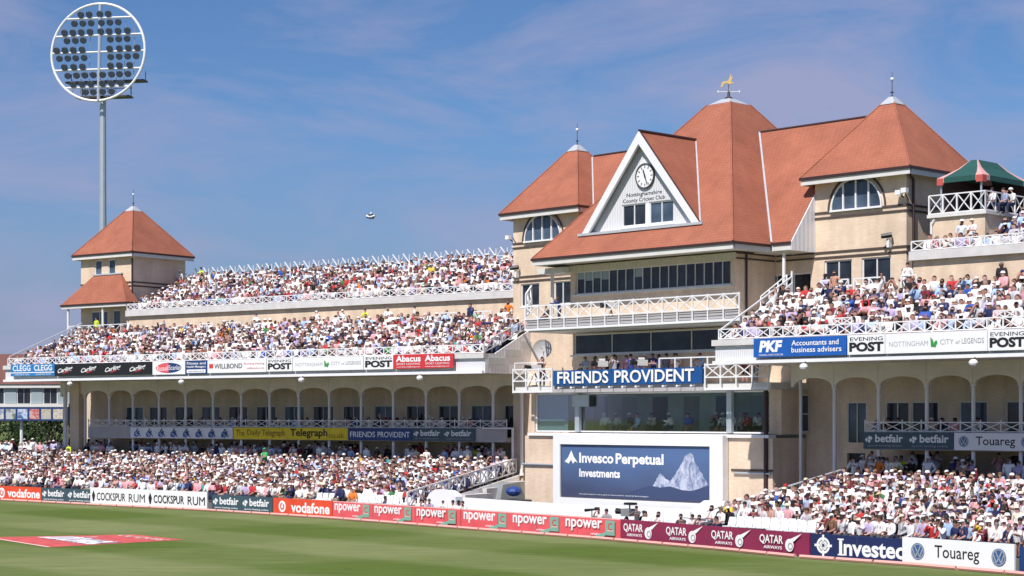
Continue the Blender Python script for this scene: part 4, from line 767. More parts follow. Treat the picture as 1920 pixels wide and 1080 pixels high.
def rock_mat():
    m = mat('printed_mountain', (.4, .45, .6), .6); t = m.node_tree; l = t.links.new; g = N(t, 'ShaderNodeTexCoord'); mp_ = N(t, 'ShaderNodeMapping'); mp_.inputs['Scale'].default_value = (1, 1, .55); mp_.inputs['Rotation'].default_value = (.3, .5, .2)
    n = N(t, 'ShaderNodeTexNoise'); n.inputs['Scale'].default_value = 2.6; n.inputs['Detail'].default_value = 10; n.inputs['Roughness'].default_value = .72; n.inputs['Distortion'].default_value = .6; r = N(t, 'ShaderNodeValToRGB')
    r.color_ramp.elements[0].position = .38; r.color_ramp.elements[0].color = (.09, .13, .27, 1); r.color_ramp.elements[1].position = .60; r.color_ramp.elements[1].color = (.52, .56, .66, 1)
    l(g.outputs['Object'], mp_.inputs[0]); l(mp_.outputs[0], n.inputs[0]); l(n.outputs[0], r.inputs[0]); l(r.outputs[0], t.nodes['Principled BSDF'].inputs['Base Color']); return m
M['print'] = screen_mat(); M['rock'] = rock_mat(); M['ridge'] = mat('printed_ridge', (.035, .055, .13), .6)
build('panel', MB(P).box(a0, a1, SV - .36, SV - .12, pz0, pz1), M['print'], S)
def SX(a): return a0 + (a1 - a0) * a
def SZ(b): return pz0 + (pz1 - pz0) * b
mt0 = [(.60, .20), (.63, .27), (.655, .40), (.68, .50), (.70, .45), (.73, .38), (.755, .40), (.775, .50), (.81, .66), (.835, .82), (.855, .88), (.875, .895), (.89, .85), (.905, .70), (.93, .58), (.955, .47), (.985, .33)]
mt = []
for (x0_, y0_), (x1_, y1_) in zip(mt0, mt0[1:]):
    for k in range(4): mt.append((x0_ + (x1_ - x0_) * k / 4 + rng.uniform(-.003, .003), y0_ + (y1_ - y0_) * k / 4 + (rng.uniform(-.018, .018) if k else 0)))
mt += [(.985, .33), (.90, .20), (.75, .16)]
build('mountain_picture', MB(P).poly(*[(SX(x), SV - .115, SZ(y)) for x, y in mt]), M['rock'], S)
rd = [(.40, .04), (.48, .14), (.56, .22), (.62, .27), (.68, .24), (.74, .27), (.82, .21), (.88, .20), (.94, .26), (.995, .30), (.995, .02), (.40, .02)]
build('mountain_picture', MB(P).poly(*[(SX(x), SV - .111, SZ(y)) for x, y in rd]), M['ridge'], S)
for t, x0, x1, y0, y1, bo in (('Invesco', .125, .365, .66, .86, .03), ('Perpetual', .38, .70, .60, .86, .03), ('Investments', .125, .41, .39, .55, .03), ('Past performance is not a guide to future returns. Issued by fund managers', .125, .60, .045, .075, 0)):
    build('lettering', put(MB(P), t, SX(x0), SX(x1), SZ(y0), SZ(y1), SV - .107, bo), M['wink'], S)
build('emblem', MB(P).poly(*[(SX(x), SV - .108, SZ(y)) for x, y in ((.02, .68), (.045, .76), (.068, .90), (.085, .78), (.115, .66), (.095, .69), (.08, .64), (.066, .72), (.05, .64))]), M['wink'], S)
# low white sightscreen wall running along in front
SV_ = 4.7; x0, x1, xm = P.u(845, SV_), P.u(1300, SV_), P.u(1034, SV_); zl, zm = P.z(845, 931, SV_), P.z(1034, 943, SV_); zr = zm + (zm - zl) * (x1 - xm) / (xm - x0)
SS = thing('sightscreen', 'long low white canvas screen standing behind the pink boards', 'sightscreen', P.w((x0 + x1) / 2, SV_, .26))
build('canvas', MB(P).hexa([(x0, SV_, .27), (x1, SV_, .27), (x1, SV_ + .3, .27), (x0, SV_ + .3, .27), (x0, SV_, zl), (x1, SV_, zr), (x1, SV_ + .25, zr), (x0, SV_ + .25, zl)]).box(xm - .5, x1, .6, SV_ - .002, zr - .35, zr - .15), M['whiteboard'], SS)
ce, cd = pxframe(741, 796)
build('canvas_end', MB(ce).prism([(0, .03), (0, 1.2), (cd * .12, 1.55), (cd * .3, 1.78), (cd * .75, 1.76), (cd * .9, 1.62), (cd, 1.45), (cd, .03)], -2.6, -2.1, 'v'), M['whiteboard'], SS)
WB = thing('equipment_cover', 'small white sloping cover beside the screen foot and near stand rail', 'cover', P.w(P.u(1315, 4), 4, 0)); u = P.u(1300, 4.2)
build('body', MB(P).box(u, u + 2.0, 3.7, 4.9, .03, .95), M['whiteboard'], WB); build('sloping_top', MB(P).hexa([(u - .1, 3.6, .953), (u + 2.1, 3.6, .953), (u + 2.1, 5.0, .953), (u - .1, 5.0, .953), (u + .5, 3.7, 1.75), (u + 1.9, 3.7, 1.75), (u + 1.9, 4.0, 1.75), (u + .5, 4.0, 1.75)]), M['offwhite'], WB)
# covers stacked in the gap beside the pavilion
u0 = P.u(885, -1); u1 = P.u(958, -1)
u1 = P.u(952, -1); C1 = thing('ground_cover', 'grey tarpaulin covers folded over a frame in the gap by the pavilion', 'tarpaulin', P.w((u0 + u1) / 2, -1, 0))
build('sheet', MB(P).hexa([(u0, -.2, .02), (u1, -.2, .02), (u1, -3, .02), (u0, -3, .02), (u0 + .4, -.9, 1.85), (u1 - .3, -.9, 1.85), (u1 - .3, -2.2, 1.95), (u0 + .4, -2.2, 1.95)]), M['cloth'], C1)
build('strut', MB(P).tube((u1 - 1.2, -.1, .1), (u1 - 1.5, -.75, 1.6), .05).tube((u1 - .8, -.1, .1), (u1 - 1.1, -.75, 1.6), .05).tube((u0 + .8, -.1, .1), (u0 + .5, -.75, 1.5), .05), M['white'], C1)
C2 = thing('folded_tarpaulin', 'crumpled bright blue tarpaulin bundle beside the grey covers', 'tarpaulin', P.w(P.u(963, 0), 0, 0))
build('bundle', MB().ball(P.w(P.u(963, 0), 0, 1.55), .5, 9, 6, .6), M['bluetarp'], C2); build('base', MB(P).box(P.u(940, 0), P.u(985, 0), -.5, .5, .02, 1.1), M['dgrey'], C2)
# painted logo on the grass
def gpx(px, py): Y = CZ * F / (py - H); return at(px, Y)
Q4 = [gpx(-28, 1007.7), gpx(90, 1026.5), gpx(346, 1012), gpx(250, 1002.3)]
def G(a, b, z): x, y = [(Q4[0][i] * (1 - a) + Q4[3][i] * a) * (1 - b) + (Q4[1][i] * (1 - a) + Q4[2][i] * a) * b for i in (0, 1)]; return (x, y, z)
LG = thing('painted_logo', 'pink painted logo with white lettering on the grass in front of the boards', 'painted logo', G(.5, .5, 0))
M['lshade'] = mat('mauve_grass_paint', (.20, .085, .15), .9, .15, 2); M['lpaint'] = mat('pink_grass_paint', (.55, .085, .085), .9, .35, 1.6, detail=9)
build('paint_field', MB().poly(G(0, 0, .006), G(1, 0, .006), G(1, 1, .006), G(0, 1, .006)), M['lpaint'], LG)
def gtext(t, a0, a1, b0, b1, z, m, bold, flip=True):
    vs, fs_ = glyphs(t, bold); build('lettering', MB().add([G(a0 + (a1 - a0) * y, b0 + (b1 - b0) * x, z) for x, y in vs], fs_), M[m], LG)
build('white_edge', MB().poly(G(.0, .02, .011), G(.03, .02, .011), G(.03, .98, .011), G(.0, .98, .011)), M['pinkw'], LG)
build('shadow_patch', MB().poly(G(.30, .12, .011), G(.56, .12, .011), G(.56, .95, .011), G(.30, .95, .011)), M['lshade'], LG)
gtext('npower', .66, .30, .10, .96, .016, 'wink', .03); gtext('cricket', .92, .80, .10, .95, .016, 'pinkw', .02)
# ------------------------------------------------------------------ floodlight mast far behind the corner turret
FY = 175.0; fx = at(193, FY)[0]; FF = Fr(fx, FY, 80); zc = CZ + (H - 100.5) * FY / F; RR = 4.74; cx0 = -.18
FT = thing('floodlight_mast', 'tall steel mast carrying a round white ring of stadium lamps', 'floodlight', (fx, FY, 0))
build('pole', MB(FF).tube((0, 0, 0), (0, 0, zc - 4.4), .42, .30, 12), M['steel'], FT)
def tl(a, b, d=0): return (cx0 + a * RR, .75 - b * .35 + d, zc + b * RR)          # ring plane leans a little forward at its foot
rg = MB(FF); k = 44
for i in range(k): a, b = 2 * math.pi * i / k, 2 * math.pi * (i + 1) / k; rg.tube(tl(math.cos(a), math.sin(a)), tl(math.cos(b), math.sin(b)), .125, n=8)
build('ring', rg, M['white'], FT)
bars = MB(FF); rows = (.70, .345, 0, -.355, -.72)
for b in rows: h = math.sqrt(1 - b * b) * .98; bars.tube(tl(-h, b), tl(h, b), .10, n=6)
build('cross_bar', bars, M['white'], FT)
sp = MB(FF).tube(tl(.04, -1.0), tl(.02, .98), .17, n=8)
for a in (-.55, -.38, -.2, .2, .38, .55, .75): h = math.sqrt(1 - a * a) * .95; sp.tube(tl(a, -h, -.3), tl(a, h * .8, -.3), .035)
build('spine', sp, M['steel'], FT)
wk = MB(FF).box(-3.6 + cx0, 4.4 + cx0, -.9, .2, zc - 2.78, zc - 2.62).box(-2.4 + cx0, 3.0 + cx0, -.7, .6, zc - 4.3, zc - 4.15)
for a in (-3.4, 4.2): wk.tube((a + cx0, -.8, zc - 2.7), (a + cx0, -.8, zc - 1.7), .04)
for a in (-2.2, 2.8): wk.tube((a + cx0, -.6, zc - 4.2), (a + cx0, -.6, zc - 2.7), .05)
wk.tube((cx0 - 2.3, -.6, zc - 3.3), (cx0 + 2.9, -.6, zc - 3.3), .035); build('walkway', wk, M['dgrey'], FT)
LP = [(.78, (-.38, -.20, .03, .21)), (.60, (-.51, -.33, -.15, .07, .25, .43)), (.42, (-.72, -.54, -.36, -.17, .06, .24, .43, .63)), (.25, (-.66, -.48, -.31, .27, .45, .63)), (.06, (-.88, -.70, -.52, -.33, .26, .47, .66, .85)),
      (-.11, (-.81, -.63, -.46, -.28, .29, .47, .65, .83)), (-.29, (-.70, -.50, -.31, .29, .48, .70)), (-.47, (-.62, -.43, -.25, -.07, .13, .32, .49, .67)), (-.65, (-.50, -.31, -.12, .13, .32, .52)), (-.82, (-.23, -.06, .14, .33))]
base = None
for b, xs in LP:
    for a in xs:
        p = tl(a, b, .15)
        if base is None:
            m = MB(FF); r0 = .33; m.lathe((p[0], p[1], p[2]), [(.12, -.16), (.26, -.12), (.34, 0), (.34, .10), (.30, .14)], 10)
            # tip the bowl forward so that it faces the field
            c = Vector(FF.w(*p)); axis = Vector((FF.t[0], FF.t[1], 0)); from mathutils import Matrix
            rot = Matrix.Rotation(R_(112), 3, axis); m.v = [tuple(c + rot @ (Vector(q) - c)) for q in m.v]
            base = build('lamp', m, M['lampc'], FT); p00 = c
        else:
            o = base.copy(); COL.objects.link(o); o.parent = FT; o.location = Vector(FF.w(*p)) - p00
# small spot lamps under the fascias
for fr, px, lab in ((L, 131, 'white round spot lamp under the far end of the long fascia'), (L, 340, 'white round spot lamp hanging below the red and blue oval sign'), (L, 565, 'white round spot lamp hanging below the thin grey capitals'), (L, 787, 'white round spot lamp hanging below the bright red sign'),
                    (Q, 1507, 'white round spot lamp hanging below the blue corner sign of the near stand'), (Q, 1825, 'white round spot lamp hanging under the near fascia close to the frame edge')):
    u = fr.u(px, .35); t = thing('spot_lamp', lab, 'spot lamp', fr.w(u, .3, 8.2), 'spot lamps under the fascias')
    build('housing', MB(fr).ball((u, .35, 8.2), .21, 10, 6, .8), M['white'], t); build('bracket', MB(fr).tube((u, .2, 8.45), (u, .3, 8.36), .03), M['dgrey'], t)
# camera and speaker fittings on the pavilion walls
for px, py, lab in ((1690, 362, 'pair of white security floodlights beside the half round window of the near tower'), (957, 446, 'white security floodlight at the edge of the far tower wall')):
    u, z = P.pt(px, py, -4.9); t = thing('security_light', lab, 'security light', P.w(u, -5.05, z))
    m = MB(P)
    for k in range(2 if px > 1000 else 1): m.box(u - .22 + .34 * k, u + .08 + .34 * k, -4.9, -4.66, z - .1 + .08 * k, z + .14 + .08 * k)
    build('housing', m, M['white'], t); build('bracket', MB(P).tube((u, -5.08, z - .2), (u, -4.85, z - .08), .04).tube((u + .3, -5.08, z - .35), (u + .25, -4.85, z), .03), M['dgrey'], t)
for px, py, lab in ((1664, 445, 'black camera on white bracket above the near tower windows'), (966, 505, 'black camera on white bracket above the far tower windows')):
    u, z = P.pt(px, py, -4.8); t = thing('wall_camera', lab, 'security camera', P.w(u, -5.05, z))
    build('housing', MB(P).tube((u - .25, -4.6, z + .05), (u + .2, -4.9, z + .12), .12, .14, 8), M['black'], t); build('bracket', MB(P).box(u - .06, u + .08, -5.09, -4.8, z - .5, z - .05), M['white'], t)
# tent on the terrace
tu0, tu1, tv0, tv1, tf = Q.u(1765, -7.6), Q.u(1840, -7.6), -7.6, -12.0, TZ; te = Q.z(1840, 327, -7.6)
TT = thing('gazebo_tent', 'green and pink peaked gazebo tent standing on the brick terrace', 'gazebo', Q.w((tu0 + tu1) / 2, (tv0 + tv1) / 2, tf))
ca = [(tu0 - .15, tv0 + .15), (tu1 + .15, tv0 + .15), (tu1 + .15, tv1 - .15), (tu0 - .15, tv1 - .15)]
mu, mv = (tu0 + tu1) / 2, (tv0 + tv1) / 2
top = [(mu - .2, mv + 1.0), (mu + .2, mv + 1.0), (mu + .2, mv - 1.0), (mu - .2, mv - 1.0)]
def tier(f): return [(a[0] + (b[0] - a[0]) * f, a[1] + (b[1] - a[1]) * f) for a, b in zip(ca, top)]
cvs, pks = MB(Q), [MB(Q) for _ in range(4)]
prof = [(0, te - .26), (0, te), (.3, te + .22), (.65, te + .52), (1.0, te + .95)]
for (f0, z0), (f1, z1) in zip(prof, prof[1:]):
    A, B = tier(f0), tier(f1); ta, tb = .15 - .11 * f0 if f0 else .15, .15 - .11 * f1
    for i in range(4):
        j = (i + 1) % 4
        def mixp(p, q, z, z_, f): return (p[0] + (q[0] - p[0]) * f, p[1] + (q[1] - p[1]) * f, z)
        cvs.poly(mixp(A[i], A[j], z0, 0, ta), mixp(A[i], A[j], z0, 0, 1 - ta), mixp(B[i], B[j], z1, 0, 1 - tb), mixp(B[i], B[j], z1, 0, tb))
        pks[i].poly(mixp(A[i], A[j], z0, 0, 0), mixp(A[i], A[j], z0, 0, ta), mixp(B[i], B[j], z1, 0, tb), mixp(B[i], B[j], z1, 0, 0)); pks[j].poly(mixp(A[i], A[j], z0, 0, 1 - ta), mixp(A[i], A[j], z0, 0, 1), mixp(B[i], B[j], z1, 0, 1), mixp(B[i], B[j], z1, 0, 1 - tb))
cvs.poly(*[(a, b, prof[-1][1]) for a, b in top])
build('canopy', cvs, M['tentg'], TT); [build('canopy_corner', pk, M['tentp'], TT) for pk in pks]
vl = MB(Q)
for (a, b), sx, sy in zip(ca, (1, -1, -1, 1), (-1, -1, 1, 1)): vl.box(min(a, a + sx * .35), max(a, a + sx * .35), b - .015 - sy * 0, b + .02, te - .36, te - .02).box(a - .02, a + .02, min(b, b + sy * .35), max(b, b + sy * .35), te - .36, te - .02)
build('corner_flap', vl, M['tentr'], TT)
for a, b in ((tu0, tv0), (tu1, tv0), (tu1, tv1), (tu0, tv1)): build('leg', MB(Q).tube((a, b, tf + .004), (a, b, te), .05), M['steel'], TT)
build('side_wall', MB(Q).box(tu0, tu0 + .04, tv1, tv0 - .1, tf + .05, te), M['dark'], TT); build('back_wall', MB(Q).box(tu0 + .05, tu1, tv1, tv1 + .04, tf + .05, te), M['dark'], TT)
# flag beside the far tower
fu, fz = P.pt(947, 428, -6); FG = thing('flag', 'small red flag against the sky beside the far tower wall', 'flag', P.w(-15.15, -6, fz - 1)); build('cloth', MB(P).prism([(-16.0, fz - .3), (-15.25, fz - .35), (-15.25, fz + .2), (-16.0, fz + .25)], -6.0, -5.97, 'v'), M['red'], FG); build('staff', MB(P).tube((-15.2, -6, fz - 1), (-15.2, -6, fz + .3), .03), M['dgrey'], FG)
# small white flyer in the open sky
fy = 150; bx, by = at(695.5, fy); bz = CZ + (H - 405) * fy / F; BF = Fr(bx, by, 80)
FL = thing('flying_camera', 'small white and dark flying object hovering alone in the open sky', 'aircraft', (bx, by, bz))
build('body', MB(BF).prism([(-.22, bz + .12), (-.05, bz - .05), (.02, bz - .05), (.2, bz + .14), (.05, bz + .10), (-.06, bz + .10)], -.3, .3, 'v'), M['black'], FL)
for sgn in (-1, 1):
    build('wing', MB(BF).hexa([(sgn * .03, -.35, bz - .13), (sgn * .36, -.2, bz - .02), (sgn * .36, .2, bz - .02), (sgn * .03, .35, bz - .13), (sgn * .03, -.3, bz - .01), (sgn * .34, -.15, bz + .09), (sgn * .34, .15, bz + .09), (sgn * .03, .3, bz - .01)]), M['white'], FL)
    build('skid', MB(BF).tube((sgn * .05, -.3, bz - .2), (sgn * .33, .2, bz - .12), .05), M['black'], FL)
build('dome', MB().ball((bx, by, bz + .2), .10, 10, 6), M['white'], FL)

# ------------------------------------------------------------------ far building and trees seen past the end of the far stand
BB = Fr(*at(128, 146), 82)
FB = thing('clubhouse', 'brown roofed pale building with a strip of pictures, beyond the far stand end', 'building', BB.w(-6, -3, 6))
bz_ = lambda y: CZ + (H - y) * 146 / F
build('wall', MB(BB).box(-9, 0, -6, -.3, bz_(760), bz_(722)).box(-9, 0, -6, 0, bz_(763), bz_(757)).box(-9, 0, -6, 0, bz_(727), bz_(720)), M['offwhite'], FB)
build('roof', MB(BB).prism([(.1, bz_(719.8)), (-.4, bz_(663)), (-6, bz_(663)), (-6, bz_(719.8))], -9.2, .1, 'u'), M['brown'], FB)
for i in range(4):
    u = -8.9 + 2.25 * i
    for k in (0, .55): build('window', MB(BB).box(u + k, u + k + .5, -.295, -.27, bz_(756), bz_(728)), M['glass'], FB)
    build('blind', MB(BB).box(u + 1.15, u + 2.15, -.295, -.25, bz_(756.5), bz_(727.5)), M['blind'], FB)
build('picture_strip', MB(BB).box(-9, 0, -5, .05, bz_(789), bz_(764)), M['navy'], FB)
def picture_mat(i, a, b, c):
    m = mat('printed_picture', a, .6); t = m.node_tree; g = N(t, 'ShaderNodeTexCoord'); n = N(t, 'ShaderNodeTexNoise'); n.inputs['Scale'].default_value = 1.9; n.inputs['Detail'].default_value = 3; mp_ = N(t, 'ShaderNodeMapping'); mp_.inputs['Location'].default_value = (i * 3.7, i, 0)
    r = N(t, 'ShaderNodeValToRGB'); r.color_ramp.elements[0].color = (*a, 1); r.color_ramp.elements[0].position = .36; r.color_ramp.elements[1].color = (*c, 1); r.color_ramp.elements[1].position = .64; e = r.color_ramp.elements.new(.5); e.color = (*b, 1)
    t.links.new(g.outputs['Object'], mp_.inputs[0]); t.links.new(mp_.outputs[0], n.inputs[0]); t.links.new(n.outputs[0], r.inputs[0]); t.links.new(r.outputs[0], t.nodes['Principled BSDF'].inputs['Base Color']); return m
for i, (a, b, c) in enumerate((((.4, .38, .36), (.6, .58, .5), (.25, .12, .08)), ((.3, .27, .2), (.5, .47, .38), (.4, .4, .42)), ((.55, .4, .35), (.5, .05, .06), (.7, .62, .6)), ((.16, .3, .6), (.55, .62, .75), (.05, .12, .3)), ((.3, .33, .36), (.5, .52, .54), (.12, .16, .12)), ((.45, .45, .48), (.2, .25, .4), (.6, .58, .52)), ((.2, .3, .5), (.5, .5, .5), (.1, .2, .1)), ((.5, .45, .4), (.3, .1, .1), (.6, .6, .6)))):
    u = -.25 - 1.0 * (i + 1); build('picture', MB(BB).box(u, u + .82, .051, .07, bz_(786), bz_(767)), picture_mat(i, a, b, c), FB)
for u in (-8.0, -4.2, -.4): build('support_post', MB(BB).tube((u, -.6, .01), (u, -.6, bz_(789)), .14, n=8), M['col'], FB)
leafm = mat('leaf', (.022, .048, .010), .8, .35, .6); leafm2 = mat('leaf_dark', (.011, .026, .007), .8, .35, .6)
def tree(x, y, h, w, lab, m, seed):
    r = np.random.default_rng(seed); T = thing('tree', lab, 'tree', (x, y, 0), 'trees beyond the far stand')
    tb = MB().tube((x, y, 0), (x + .2, y, h * .45), .32, .2, 8)
    for k in range(6): a = k * 1.05; tb.tube((x + .15, y, h * (.3 + .03 * k)), (x + math.cos(a) * w * .5, y + math.sin(a) * w * .5, h * (.55 + .05 * k)), .12, .04, 5)
    build('trunk', tb, M['bark'], T)
    c = MB(); nclump = 34
    for _ in range(nclump):
        d = r.normal(size=3); d /= np.linalg.norm(d); rad = r.uniform(.35, 1) ** .5
        px_, py_, pz_ = x + d[0] * w * rad, y + d[1] * w * rad, h * .58 + d[2] * h * .42 * rad
        for _ in range(60):
            o = r.normal(size=3) * w * .17; q = Vector((px_ + o[0], py_ + o[1], max(.3, pz_ + o[2]))); n = Vector(r.normal(size=3)).normalized(); a = n.orthogonal().normalized(); b = n.cross(a); s = r.uniform(.10, .22)
            c.poly(tuple(q - a * s), tuple(q + b * s * .6), tuple(q + a * s), tuple(q - b * s * .6))
    build('crown', c, m, T)
for px, Y, h, w, lab, m in ((-25, 168, 9.0, 3.6, 'leafy green tree cut off by the frame under the picture strip', leafm), (35, 172, 8.0, 3.2, 'dark tree behind the first support post under the picture strip', leafm2), (88, 165, 8.6, 3.3, 'bushy green tree below the middle of the picture strip', leafm),
                            (135, 160, 9.5, 2.8, 'tall narrow green tree in the gap beside the last arch', leafm2), (165, 176, 10.5, 3.0, 'green tree showing past the brick pier of the far stand', leafm)): tree(*at(px, Y), h, w, lab, m, int(px) + 60)
hb = MB(); r = np.random.default_rng(5)
for _ in range(2600):
    px_ = r.uniform(-80, 200); x, y = at(px_, r.uniform(149, 152)); q = Vector((x, y, r.uniform(.2, 3.2))); n = Vector(r.normal(size=3)).normalized(); a = n.orthogonal().normalized(); b = n.cross(a); s = r.uniform(.1, .2); hb.poly(tuple(q - a * s), tuple(q + b * s), tuple(q + a * s), tuple(q - b * s))
tag(build('hedge', hb, leafm2), 'dark clipped hedge under the trees beyond the far crowd', 'hedge')

# ------------------------------------------------------------------ people
def skin_body(name, J, E, sub):
    """one continuous surface grown round a jointed skeleton; J: joint -> (pos, radius), E: (a, b, region)"""
    names = list(J); me = bpy.data.meshes.new(name); me.from_pydata([J[n][0] for n in names], [(names.index(a), names.index(b)) for a, b, _ in E], [])
    o = bpy.data.objects.new(name, me); COL.objects.link(o); md = o.modifiers.new('skin', 'SKIN'); md.use_smooth_shade = True; md.branch_smoothing = .6
    for i, n in enumerate(names):
        sv = me.skin_vertices[0].data[i]; rr = J[n][1]; sv.radius = (rr, rr) if not isinstance(rr, tuple) else rr; sv.use_root = (n == 'pelvis')
    if sub: s_ = o.modifiers.new('sub', 'SUBSURF'); s_.levels = sub; s_.render_levels = sub
    dg = bpy.context.evaluated_depsgraph_get(); dg.update(); m2 = bpy.data.meshes.new_from_object(o.evaluated_get(dg)); m2.name = name
    bpy.data.objects.remove(o); bpy.data.meshes.remove(me)
    reg = []
    for v in m2.vertices:
        best, bd = 'top', 1e9
        for a, b, g in E:
            p, q = Vector(J[a][0]), Vector(J[b][0]); d = q - p; t = max(0, min(1, (v.co - p).dot(d) / max(d.length_squared, 1e-9))); ra, rb = [x if not isinstance(x, tuple) else max(x) for x in (J[a][1], J[b][1])]
            e = (v.co - p - d * t).length - (ra + (rb - ra) * t)
            if e < bd: bd, best = e, g
        reg.append(best)
    hp, hr = Vector(J['head'][0]), J['head'][1]
    for i, v in enumerate(m2.vertices):
        if reg[i] == 'head': reg[i] = 'hair' if (v.co.z > hp.z + hr * .45 or v.co.y < hp.y - hr * .25) else 'skin'
    return m2, reg
def skeleton(kind, arms, lean=0.0, turn=0.0):
    J = {}
    if kind == 'sit':
        y = lean
        J.update(pelvis=((0, 0, .50), .155), waist=((0, y * .3 - .01, .68), .145), chest=((0, y * .7, .90), (.155, .175)), neck=((0, y + .03, 1.08), .065), head=((turn * .03, y + .06, 1.20), .09), crown=((turn * .03, y + .05, 1.27), .072))
        for s in (-1, 1):
            k = 'lr'[s > 0]; J['sh' + k] = ((s * .19, y * .8, 1.0), .085); J['hip' + k] = ((s * .10, .06, .49), .115); J['kn' + k] = ((s * .15, .47, .50), .085); J['an' + k] = ((s * .14, .44, .10), .055); J['to' + k] = ((s * .15, .60, .05), .045)
    else:
        y = lean
        J.update(pelvis=((0, 0, .95), .15), waist=((0, 0, 1.12), .135), chest=((0, y * .5, 1.34), (.15, .17)), neck=((0, y, 1.50), .06), head=((turn * .03, y + .03, 1.64), .09), crown=((turn * .03, y + .02, 1.71), .072))
        for s in (-1, 1):
            k = 'lr'[s > 0]; J['sh' + k] = ((s * .19, y * .6, 1.43), .08); J['hip' + k] = ((s * .10, 0, .90), .11); J['kn' + k] = ((s * .11, .03, .50), .075); J['an' + k] = ((s * .11, 0, .10), .05); J['to' + k] = ((s * .13, .16, .05), .045)
    sz = J['shl'][0][2]; yy = J['shl'][0][1]
    for s, a in ((-1, arms[0]), (1, arms[1])):
        k = 'lr'[s > 0]
        el, wr, ha = dict(lap=((.27, .10, -.30), (.17, .34, -.42), (.10, .42, -.42)), down=((.25, -.02, -.30), (.25, .06, -.56), (.24, .09, -.64)), face=((.25, .22, -.20), (.12, .26, .08), (.07, .22, .18)), up=((.30, .06, .22), (.26, .10, .48), (.25, .11, .57)),
                          fold=((.27, .10, -.26), (.02, .26, -.24), (-.06, .26, -.23)), fwd=((.25, .22, -.16), (.16, .46, -.10), (.13, .54, -.08)), hip=((.36, -.04, -.26), (.20, .06, -.44), (.16, .08, -.46)))[a]
        for n, d, r in (('el', el, .058), ('wr', wr, .042), ('ha', ha, .045)): J[n + k] = ((s * d[0], yy + d[1], sz + d[2]), r)
    E = [('pelvis', 'waist', 'top'), ('waist', 'chest', 'top'), ('chest', 'neck', 'skin'), ('neck', 'head', 'skin'), ('head', 'crown', 'head')]
    for k in 'lr': E += [('chest', 'sh' + k, 'top'), ('sh' + k, 'el' + k, 'top'), ('el' + k, 'wr' + k, 'arm'), ('wr' + k, 'ha' + k, 'skin'), ('pelvis', 'hip' + k, 'leg'), ('hip' + k, 'kn' + k, 'leg'), ('kn' + k, 'an' + k, 'shin'), ('an' + k, 'to' + k, 'shoe')]
    return J, E
POSES = [('sit', ('lap', 'lap'), .02, 0), ('sit', ('lap', 'face'), .08, 1), ('sit', ('fold', 'fold'), -.04, -1), ('sit', ('fwd', 'lap'), .16, 0), ('sit', ('face', 'face'), .06, 0), ('sit', ('lap', 'down'), .0, 2), ('sit', ('up', 'lap'), .02, -1),
         ('stand', ('down', 'down'), .02, 0), ('stand', ('fold', 'fold'), 0, 1), ('stand', ('hip', 'down'), .04, -1), ('stand', ('fwd', 'face'), .06, 0), ('stand', ('fwd', 'fwd'), .08, 0)]
HI, LO = [], []
for i, (k, a, l, t) in enumerate(POSES):
    J, E = skeleton(k, a, l, t); HI.append(skin_body('person', J, E, 1) + (J,)); LO.append(skin_body('person', J, E, 0) + (J,))
def hat_mesh(J, kind):                  # sun hat, cap or a head of hair sitting on this pose's head
    m = MB(); x, y, z = J['head'][0]; r = J['head'][1]
    if kind == 'sun hat': m.lathe((x, y - .01, z), [(r * 1.55, r * .38), (r * 1.6, r * .46), (r * 1.14, r * .62), (r * 1.08, r * 1.15), (r * .8, r * 1.46), (.01, r * 1.54)], 12)
    elif kind == 'cap': m.lathe((x, y - .01, z), [(r * 1.12, r * .45), (r * 1.14, r * .7), (r * .95, r * 1.25), (.01, r * 1.52)], 10).hexa([(x - .09, y + r * .8, z + r * .45), (x + .09, y + r * .8, z + r * .45), (x + .06, y + r * 2.0, z + r * .40), (x - .06, y + r * 2.0, z + r * .40), (x - .09, y + r * .8, z + r * .62), (x + .09, y + r * .8, z + r * .62), (x + .06, y + r * 2.0, z + r * .46), (x - .06, y + r * 2.0, z + r * .46)])
    else: m.lathe((x, y - .025, z), [(r * .85, -r * .35), (r * 1.04, r * .1), (r * 1.04, r * .7), (r * .8, r * 1.25), (.01, r * 1.52)], 10)
    return m
HATC = [('white', (.80, .80, .80)), ('cream', (.72, .64, .48)), ('pale', (.60, .62, .66)), ('navy', (.02, .03, .10)), ('black', (.015, .015, .018)), ('straw', (.60, .45, .22)), ('red', (.45, .03, .03))]
HATW = [.68, .07, .07, .08, .07, .02, .01]
HAIR = [('dark', (.018, .012, .010)), ('brown', (.04, .022, .014)), ('grey', (.17, .16, .16)), ('fair', (.13, .085, .05)), ('black', (.008, .007, .007)), ('dark', (.014, .010, .009)), ('dark', (.022, .014, .011)), ('brown', (.05, .028, .017))]
TOPS = [('white', (.82, .82, .83)), ('cream', (.72, .66, .54)), ('pale blue', (.38, .52, .76)), ('pale grey', (.50, .50, .54)), ('pink', (.72, .36, .40)), ('red', (.50, .035, .04)), ('maroon', (.16, .02, .035)), ('navy', (.02, .03, .10)), ('black', (.018, .018, .022)), ('royal blue', (.03, .10, .42)), ('lilac', (.46, .40, .62)), ('teal', (.05, .30, .32)), ('green', (.06, .22, .07)), ('yellow', (.72, .52, .06)), ('orange', (.70, .20, .03)), ('brown', (.16, .085, .05)), ('skin bare', (.55, .30, .20))]
TOPW = [.43, .03, .095, .07, .07, .032, .035, .09, .085, .018, .055, .006, .008, .004, .005, .014, .012]
LEGS = [(.025, .03, .07), (.015, .015, .02), (.26, .22, .16), (.07, .07, .08), (.035, .05, .11), (.02, .02, .04)]
SKIN = [(.48, .265, .215), (.40, .205, .165), (.55, .335, .285), (.30, .15, .11), (.12, .055, .035)]
SKW = [.34, .28, .22, .12, .04]
